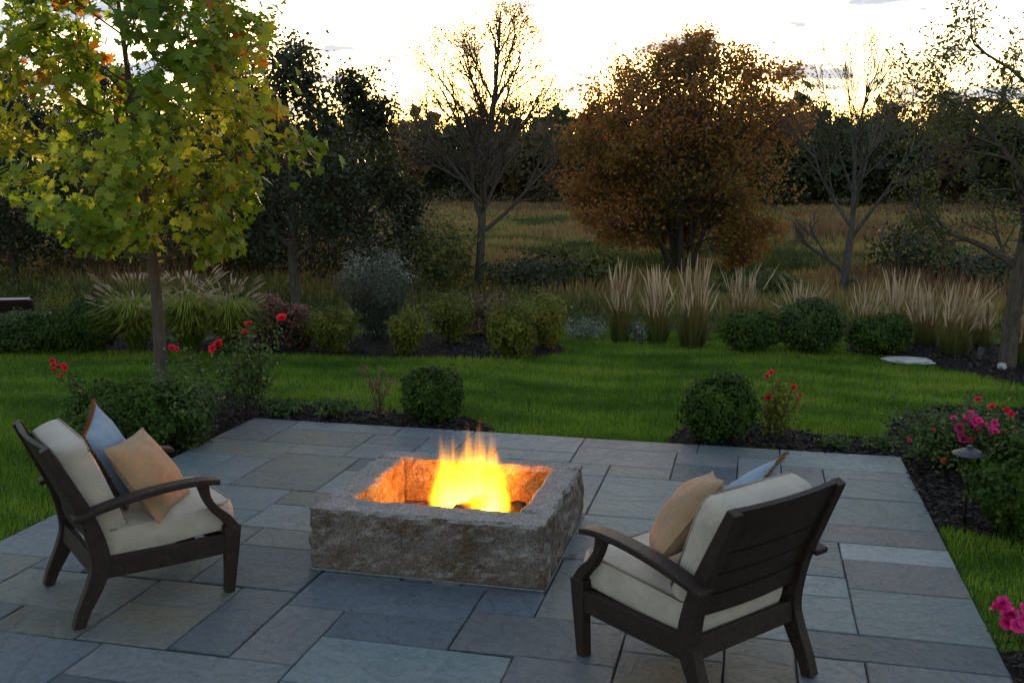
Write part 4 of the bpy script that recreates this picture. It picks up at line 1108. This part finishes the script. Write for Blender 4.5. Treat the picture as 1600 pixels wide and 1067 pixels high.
def flame_mat():
    m, nt, out = new_mat('flame_gas')
    tcn = nt.nodes.new('ShaderNodeTexCoord')
    sp = nt.nodes.new('ShaderNodeSeparateXYZ'); nt.links.new(tcn.outputs['Object'], sp.inputs[0])
    oi = nt.nodes.new('ShaderNodeObjectInfo')
    z = sp.outputs[2]
    mp = nt.nodes.new('ShaderNodeMapping'); mp.inputs['Scale'].default_value = (5.0, 5.0, 1.1)
    nt.links.new(tcn.outputs['Object'], mp.inputs[0])
    cx = nt.nodes.new('ShaderNodeCombineXYZ'); nt.links.new(math_(nt, 'MULTIPLY', oi.outputs['Random'], 40), cx.inputs[0]); nt.links.new(math_(nt, 'MULTIPLY', oi.outputs['Random'], 17), cx.inputs[1])
    nt.links.new(cx.outputs[0], mp.inputs['Location'])
    nz = noise_(nt, 1.6, 3, .55, mp.outputs[0], .4)
    r2 = math_(nt, 'ADD', math_(nt, 'POWER', sp.outputs[0], 2.0), math_(nt, 'POWER', sp.outputs[1], 2.0))
    # local radius of the tongue (unit mesh: width 1 at z .25, closing at z 1)
    prof = ramp(nt, z, [(0.0, (.35,) * 3), (0.12, (.8,) * 3), (0.3, (1,) * 3), (0.6, (.62,) * 3), (0.85, (.27,) * 3), (1.0, (.04,) * 3)])
    rr = math_(nt, 'DIVIDE', math_(nt, 'SQRT', r2), math_(nt, 'MAXIMUM', prof, .03))
    edge = math_(nt, 'POWER', math_(nt, 'MAXIMUM', math_(nt, 'SUBTRACT', 1.0, rr), 0.0), 1.5)
    streak = math_(nt, 'MAXIMUM', math_(nt, 'MULTIPLY', math_(nt, 'SUBTRACT', nz, .42), 6.0), 0.0)
    fall = ramp(nt, z, [(0.0, (1,) * 3), (0.3, (.55,) * 3), (0.55, (.14,) * 3), (0.8, (.035,) * 3), (1.0, (0,) * 3)])
    st = math_(nt, 'MULTIPLY', math_(nt, 'MULTIPLY', edge, streak), fall)
    em = nt.nodes.new('ShaderNodeEmission'); em.inputs['Color'].default_value = (1.0, .36, .008, 1)
    nt.links.new(math_(nt, 'MULTIPLY', st, 80.0), em.inputs['Strength'])
    nt.links.new(em.outputs[0], out.inputs['Volume'])
    return m
M['flame'] = flame_mat()
def tongue_mesh():
    zs = np.linspace(0, 1, 13); pr_ = np.interp(zs, [0, .12, .3, .6, .85, 1], [.35, .8, 1, .62, .27, .03])
    A = Acc(); n = 14
    a_ = np.arange(n) * 2 * math.pi / n
    V = np.stack([pr_[:, None] * np.cos(a_)[None], pr_[:, None] * np.sin(a_)[None], np.repeat(zs[:, None], n, 1)], -1).reshape(-1, 3)
    bm = bmesh.new(); vs_ = [bm.verts.new(v) for v in V]
    for q in range(12):
        for w_ in range(n): bm.faces.new((vs_[q * n + w_], vs_[q * n + (w_ + 1) % n], vs_[(q + 1) * n + (w_ + 1) % n], vs_[(q + 1) * n + w_]))
    bm.faces.new(vs_[:n][::-1]); bm.faces.new(vs_[-n:])
    return bm_mesh('flame_tongue', bm, M['flame'])
TM = tongue_mesh()
fire = empty('fire', FC); tag(fire, 'bright yellow and orange flames burning in the granite fire pit', 'fire')
for dx, dy, w_, hh, rz in ((0, 0, .25, .46, 0), (-.10, .03, .17, .57, 1), (.09, -.04, .18, .60, 2), (.02, .05, .18, .58, 3), (-.06, -.05, .16, .50, 4), (.15, .04, .13, .58, 5), (-.16, .0, .13, .55, 2.5), (.035, 0, .10, .72, .7), (-.12, -.03, .12, .60, 1.7), (.11, .02, .13, .63, 3.9), (.17, -.02, .11, .50, 4.6), (-.03, .02, .13, .62, 5.4)):
    o = link('flame_tongue', TM, fire, (dx, dy, -.02)); o.scale = (w_, w_ * .8, hh); o.rotation_euler = (R(4 * math.sin(rz * 3)), R(5 * math.cos(rz * 2)), rz)
fl = bpy.data.lights.new('fire_light', 'POINT'); fl.energy = 50; fl.color = (1.0, .19, .002); fl.shadow_soft_size = .11
flo = bpy.data.objects.new('fire_light', fl); COL.objects.link(flo); flo.parent = fire; flo.location = (0, 0, .14)

# ------------------------------------------------------------------ armchairs
def smooth_curve(pts, n=6):
    pts = [np.array(p, float) for p in pts]
    out = []
    P = [2 * pts[0] - pts[1]] + pts + [2 * pts[-1] - pts[-2]]
    for q in range(1, len(P) - 2):
        for t in np.linspace(0, 1, n, endpoint=False):
            p0, p1, p2, p3 = P[q - 1], P[q], P[q + 1], P[q + 2]
            out.append(.5 * (2 * p1 + (p2 - p0) * t + (2 * p0 - 5 * p1 + 4 * p2 - p3) * t * t + (3 * p1 - p0 - 3 * p2 + p3) * t ** 3))
    out.append(pts[-1])
    return np.array(out)
def plank(name, centre, widths, x0, x1, parent, mat='wood', bev=.004, bow=0.0, nxs=1):
    """a board with a curved side profile (y,z) between x0 and x1"""
    C = smooth_curve([(p[0], p[1], w) for p, w in zip(centre, widths)])
    T_ = np.gradient(C[:, :2], axis=0); T_ = unit(T_); Nn = np.stack([-T_[:, 1], T_[:, 0]], 1)
    A_ = C[:, :2] + Nn * C[:, 2:3] / 2; B_ = C[:, :2] - Nn * C[:, 2:3] / 2
    loop = np.concatenate([A_, B_[::-1]])
    bm = bmesh.new(); rows = []
    xs_ = np.linspace(x0, x1, nxs + 1)
    for xv in xs_:
        by = -bow * (1 - (xv / max(abs(x0), abs(x1))) ** 2)
        rows.append([bm.verts.new((xv, q[0] + by, q[1])) for q in loop])
    nn = len(loop); half = len(A_)
    for ra, rb_ in zip(rows, rows[1:]):
        for q in range(nn): bm.faces.new((ra[q], ra[(q + 1) % nn], rb_[(q + 1) % nn], rb_[q]))
    for row in (rows[0], rows[-1]):
        for q in range(half - 1):
            bm.faces.new((row[q], row[q + 1], row[nn - 2 - q], row[nn - 1 - q]))
    bmesh.ops.recalc_face_normals(bm, faces=bm.faces)
    sharp = [e for e in bm.edges if e.is_manifold and e.calc_face_angle() > R(50)]
    if bev: bmesh.ops.bevel(bm, geom=sharp, offset=bev, segments=2, affect='EDGES', profile=.5)
    me = bm_mesh(name, bm, M[mat])
    return link(name, me, parent)
def puff_box(name, sx, sy, sz, mat, puff=.02, seed=0, rnd=.035):
    """upholstery cushion: soft box with crowned faces and piping along both rims"""
    n = 14
    bm = bmesh.new()
    bmesh.ops.create_cube(bm, size=2.0)
    bmesh.ops.subdivide_edges(bm, edges=bm.edges, cuts=n, use_grid_fill=True)
    for v in bm.verts:
        x, y, z = v.co
        X, Y, Z = x * sx / 2, y * sy / 2, z * sz / 2
        # round the corners in plan
        qx, qy = max(0, abs(X) - (sx / 2 - .05)), max(0, abs(Y) - (sy / 2 - .05))
        L = math.hypot(qx, qy)
        if L > .05:
            X = math.copysign(sx / 2 - .05 + qx * .05 / L, X); Y = math.copysign(sy / 2 - .05 + qy * .05 / L, Y)
        crown = (1 - x ** 4) * (1 - y ** 4)
        Z += math.copysign(1, z) * puff * crown * abs(z) if abs(z) > .99 else z * puff * .2
        if abs(z) < .99:
            b_ = 1 + .035 * (1 - z * z)
            X *= b_; Y *= b_
        w_ = mnoise.noise(Vector((X * 6, Y * 6, Z * 6 + seed))) * .006 + mnoise.noise(Vector((X * 15, Y * 15, Z * 15 + seed))) * .0025
        v.co = (X + w_, Y + w_ * .7, Z + w_)
    me_ = bm_mesh(name, bm, M[mat], True)
    me_.set_sharp_from_angle(angle=R(42))
    o = link(name, me_)
    # piping
    for zs in (-1, 1):
        A = Acc()
        loop = []
        for q in range(49):
            a_ = q / 48 * 2 * math.pi
            cx_, cy_ = math.cos(a_), math.sin(a_)
            ex = math.copysign(abs(cx_) ** .22, cx_) * (sx / 2 + .001); ey = math.copysign(abs(cy_) ** .22, cy_) * (sy / 2 + .001)
            qx, qy = max(0, abs(ex) - (sx / 2 - .05)), max(0, abs(ey) - (sy / 2 - .05)); L = math.hypot(qx, qy)
            if L > .05: ex = math.copysign(sx / 2 - .05 + qx * .05 / L, ex); ey = math.copysign(sy / 2 - .05 + qy * .05 / L, ey)
            w_ = mnoise.noise(Vector((ex * 6, ey * 6, zs * sz / 2 * 6 + seed))) * .006
            loop.append((ex + w_, ey + w_ * .7, zs * sz / 2 + w_))
        A.tube(loop, .0065, 6)
        link('piping', A.mesh('piping', M['piping'], True), o)
    return o
def pillow(name, size, thick, mat, seed, fringe=False):
    n = 26; V = []; F = []
    def edge(u):  # edges sweep in between the corners
        return 1 - .07 * (1 - u * u)
    for sgn in (1, -1):
        for q in range(n + 1):
            for w_ in range(n + 1):
                u, v = -1 + 2 * q / n, -1 + 2 * w_ / n
                x = u * edge(v) * size / 2; y = v * edge(u) * size / 2
                t = max(0, (1 - u ** 2)) ** .6 * max(0, (1 - v ** 2)) ** .6
                wr = mnoise.noise(Vector((x * 9 + seed, y * 9, sgn * 2))) * .012 * t + mnoise.noise(Vector((x * 24 + seed, y * 24, sgn))) * .004 * t
                V.append((x, y, sgn * (thick / 2 * t + .0008) + wr))
    m1 = (n + 1) ** 2
    for sgn in (0, 1):
        for q in range(n):
            for w_ in range(n):
                i0 = sgn * m1 + q * (n + 1) + w_
                ff = (i0, i0 + n + 1, i0 + n + 2, i0 + 1)
                F.append(ff if sgn == 0 else ff[::-1])
    o = link(name, np_mesh(name, np.array(V), np.array(F), M[mat], smooth_=True))
    A = Acc()
    per = []
    for q in range(121):
        t = q / 120 * 4; sd = int(t) % 4; fr = (t - int(t)) * 2 - 1
        u, v = ((fr, -1), (1, fr), (-fr, 1), (-1, -fr))[sd]
        per.append((u * edge(v) * size / 2, v * edge(u) * size / 2, 0))
    if fringe:
        r = np.random.default_rng(seed)
        per = np.array(per)
        A.tube(per, .007, 6)
        for q in range(900):
            kx = r.integers(0, 120); p0 = per[kx] * (1 - .3) + per[kx + 1] * .3
            p0 = per[kx] + (per[kx + 1] - per[kx]) * r.uniform()
            d_ = unit(np.array((p0[0], p0[1], 0)) + r.normal(0, .05, 3))
            A.tube([p0, p0 + d_ * .012, p0 + d_ * r.uniform(.018, .03) + (0, 0, r.normal(0, .008))], np.array((.0022, .0022, .0012)), 3)
        link('fringe', A.mesh('fringe', M['fringe']), o)
    else:
        A.tube(per, .004, 5)
        link('seam', A.mesh('seam', M[mat]), o)
    return o
def build_chair(label):
    t = empty('armchair'); tag(t, label, 'armchair', 'dark wooden armchairs')
    w, th = .309, .052
    for s_ in (-1, 1):
        x0, x1 = s_ * (w + .035), s_ * (w + .035 - th)
        x0, x1 = min(x0, x1), max(x0, x1)
        plank('rear_leg', [(-.735, 0), (-.705, .08), (-.645, .20), (-.615, .31), (-.655, .50), (-.735, .69), (-.825, .885)], [.052, .060, .078, .088, .074, .062, .044], x0, x1, t)
        plank('front_leg', [(.0, 0), (.012, .12), (.022, .24), (.028, .352)], [.046, .058, .074, .088], x0 + .001, x1 - .001, t)
        plank('arm_support', [(.040, .330), (.002, .392), (-.052, .448), (-.092, .512), (-.112, .592)], [.058, .050, .042, .040, .056], x0 + .004, x1 - .004, t)
        plank('armrest', [(-.045, .608), (-.15, .622), (-.32, .618), (-.52, .592), (-.735, .545)], [.026, .030, .030, .030, .026], s_ * .362 - .040, s_ * .362 + .040, t, bev=.006)
        plank('side_rail', [(-.60, .268), (-.3, .262), (-.01, .262)], [.10, .10, .10], x0 + .008, x1 - .008, t, bev=.003)
    plank('rear_rail', [(-.640, .225), (-.628, .315)], [.030, .030], -w + .018, w - .018, t)
    plank('front_rail', [(-.006, .215), (.0, .310)], [.030, .030], -w + .018, w - .018, t)
    for q in range(4):
        plank('seat_slat', [(-.53 + q * .15, .292), (-.45 + q * .15, .292)], [.018, .018], -w + .018, w - .018, t, bev=.002)
    def bp(z):          # centre line of the back at height z
        return np.interp(z, [.31, .50, .69, .885], [-.615, -.655, -.735, -.825])
    for z0, z1 in ((.405, .490), (.502, .588), (.600, .686), (.698, .888)):
        plank('back_slat', [(bp(z0) + .004, z0), (bp((z0 + z1) / 2) + .004, (z0 + z1) / 2), (bp(z1) + .004, z1)], [.022, .022, .022], -w + .012, w - .012, t, bow=.022, nxs=10, bev=.0)
    # pegs of the adjustable back
    for s_ in (-1, 1):
        plank('peg', [(-.70, .560), (-.67, .560)], [.02, .02], s_ * (w + .036) - .008, s_ * (w + .036) + .008, t, bev=.002)
    return t
def put(o, chair_loc, th, lx_, ly_, lz_, rot=(0, 0, 0)):
    """place a loose thing by a chair's own axes: x right, y forward"""
    Mx = Matrix.Translation(chair_loc) @ Matrix.Rotation(th - math.pi / 2, 4, 'Z') @ Matrix.Translation((lx_, ly_, lz_))
    from mathutils import Euler
    o.matrix_world = Mx @ Euler(rot, 'XYZ').to_matrix().to_4x4()
def copy_tree(o, parent=None):
    c_ = o.copy(); COL.objects.link(c_)
    if parent is not None: c_.parent = parent; c_.matrix_parent_inverse = o.matrix_parent_inverse
    for ch in list(o.children): copy_tree(ch, c_)
    return c_
def place_pillow(o, chair, pos, tilt, yaw, roll):
    """roll in its own plane, stand it up, lean it back, turn it"""
    loc, th = chair
    o.matrix_world = (Matrix.Translation(loc) @ Matrix.Rotation(th - math.pi / 2, 4, 'Z') @ Matrix.Translation(pos)
        @ Matrix.Rotation(R(yaw), 4, 'Z') @ Matrix.Rotation(R(-tilt), 4, 'X') @ Matrix.Rotation(R(roll), 4, 'Z'))
CH_L = (Vector((-2.804, 4.675, 0.0)), .862)
CH_R = (Vector((-.474, 4.448, 0.0)), 2.462)
q3 = at(38, 520); CH_B = (Vector((atd(42, 500, 13.6)[0], atd(42, 500, 13.6)[1], 0)), 1.95)
CH_B[0].z = float(gz(CH_B[0].x, CH_B[0].y)) - .32
proto = build_chair('dark wooden armchair on the left with its open side to the camera')
seatc = puff_box('seat_cushion', .575, .66, .135, 'cream', .018, 1.0)
backc = puff_box('back_cushion', .565, .49, .135, 'cream', .02, 4.0)
tag(seatc, 'cream seat cushion of the left armchair', 'cushion', 'cream chair cushions')
tag(backc, 'cream back cushion of the left armchair', 'cushion', 'cream chair cushions')
for idx, (loc, th) in enumerate((CH_L, CH_R, CH_B)):
    ch = proto if idx == 0 else copy_tree(proto)
    sc_o = seatc if idx == 0 else copy_tree(seatc)
    bc_o = backc if idx == 0 else copy_tree(backc)
    if idx == 1:
        ch['label'] = 'dark wooden armchair on the right seen from behind, its slatted back to the camera'
        sc_o['label'] = 'cream seat cushion of the right armchair'; bc_o['label'] = 'cream back cushion of the right armchair'
    if idx == 2:
        ch['label'] = 'far dark armchair half hidden by shrubs at the left edge'
        sc_o['label'] = 'cream seat cushion of the far armchair at the left edge'; bc_o['label'] = 'pale back cushion topping the far armchair at the left edge'
    put(ch, loc, th, 0, 0, 0)
    put(sc_o, loc, th, 0, -.275, .378, (R(2.5), 0, 0))
    put(bc_o, loc, th, 0, -.618, .638, (R(111), 0, 0))
bo = pillow('throw_pillow', .44, .19, 'orange_cloth', 3); tag(bo, 'apricot ribbed throw pillow leaning in the left armchair', 'pillow', 'apricot throw pillows')
place_pillow(bo, CH_L, (.10, -.30, .625), 55, -40, 0)
bl = pillow('throw_pillow', .45, .18, 'blue_cloth', 5, True); tag(bl, 'pale blue fringed throw pillow behind the apricot one in the left armchair', 'pillow', 'blue throw pillows')
place_pillow(bl, CH_L, (-.12, -.43, .69), 68, -25, 10)
bo2 = pillow('throw_pillow', .44, .19, 'orange_cloth', 9); tag(bo2, 'tan throw pillow showing above the arm of the right armchair', 'pillow', 'apricot throw pillows')
place_pillow(bo2, CH_R, (-.07, -.35, .69), 52, 38, 15)
bl2 = pillow('throw_pillow', .45, .18, 'blue_cloth', 12, True); tag(bl2, 'pale blue fringed throw pillow peeking over the back of the right armchair', 'pillow', 'blue throw pillows')
place_pillow(bl2, CH_R, (.12, -.45, .70), 52, 30, -28)

# ------------------------------------------------------------------ small garden things
def lathe(name, prof, n, mat, parent=None):
    A_ = np.arange(n) * 2 * math.pi / n
    V = np.array([(r_ * math.cos(t), r_ * math.sin(t), z_) for r_, z_ in prof for t in A_])
    i = np.arange(len(prof) - 1)[:, None] * n; jx = np.arange(n)[None]; j2 = (jx + 1) % n
    F = np.stack([i + jx, i + j2, i + n + j2, i + n + jx], -1).reshape(-1, 4)
    return link(name, np_mesh(name, V, F, mat, smooth_=True), parent)
lp = at(1507, 812); sL = depth(lp) / FPX; hL = 118 * sL
lamp = empty('path_light', lp); tag(lamp, 'bronze path light with a shallow cone cap beside the right edge of the patio', 'garden light')
lathe('post', [(.0, -.05), (.010, -.05), (.0095, hL * .5), (.009, hL - .09), (.016, hL - .085), (.016, hL - .04), (.0, hL - .04)], 14, M['bronze'], lamp)
lathe('cap', [(.0, hL - .048), (.09, hL - .052), (.102, hL - .050), (.100, hL - .044), (.06, hL - .026), (.024, hL - .012), (.0, hL - .010)], 28, M['bronze_cap'], lamp)
lathe('finial', [(.0, hL - .012), (.018, hL - .012), (.018, hL + .004), (.012, hL + .008), (.0, hL + .008)], 14, M['bronze_cap'], lamp)
sp_ = at(1528, 574); ul = empty('spotlight', sp_); tag(ul, 'small black tilted garden spotlight in the mulch at right', 'garden light')
lathe('stake', [(.0, -.08), (.012, -.08), (.012, .07), (.0, .07)], 10, M['black_metal'], ul)
hd = lathe('lamp_head', [(.0, 0), (.026, .004), (.034, .03), (.036, .15), (.030, .17), (.028, .15), (.0, .145)], 18, M['black_metal'], ul)
hd.location = (0, 0, .06); hd.rotation_euler = (R(-12), R(14), 0)
def rock(name, label, px, py, wpx, dpx, hgt, mat, seed, cat='stone'):
    c0 = at(px, py); s_ = depth(c0) / FPX
    bm = bmesh.new(); bmesh.ops.create_icosphere(bm, subdivisions=3, radius=1)
    for v in bm.verts:
        n_v = mnoise.noise(v.co * 2.1 + Vector((seed, 0, 0))) * .42 + mnoise.noise(v.co * 6 + Vector((seed, 3, 0))) * .06
        v.co = v.co * (1 + n_v)
        zz_ = max(-.3, min(v.co.z, .62))
        v.co = Vector((v.co.x * wpx * s_ / 2, v.co.y * dpx, zz_ * hgt))
    o = link(name, bm_mesh(name, bm, mat, True)); o.location = c0; o.rotation_euler = (0, 0, -.28)
    tag(o, label, cat)
rock('flat_stone', 'flat white stone lying where the lawn meets the mulch', 1420, 564, 74, .20, .035, M['white_stone'], 1)
rock('rock', 'small pale rock at the foot of the right edge tree', 1565, 574, 13, .06, .07, M['white_stone'], 4)
lf = at(898, 873, .004)
V, F, kk = leaves(np.array([[0, 0, 0.]]), np.array([[0, 0, 1.]]), .07, MAPLE * (1, 1, 1.6), np.random.default_rng(2), .15)
fo = link('fallen_leaf', np_mesh('fallen_leaf', V, F, M['brown_leaf'], np.full(kk, .7))); fo.location = lf + (0, 0, .012)
tag(fo, 'single dry fallen leaf on the paving beside the fire pit', 'leaf')
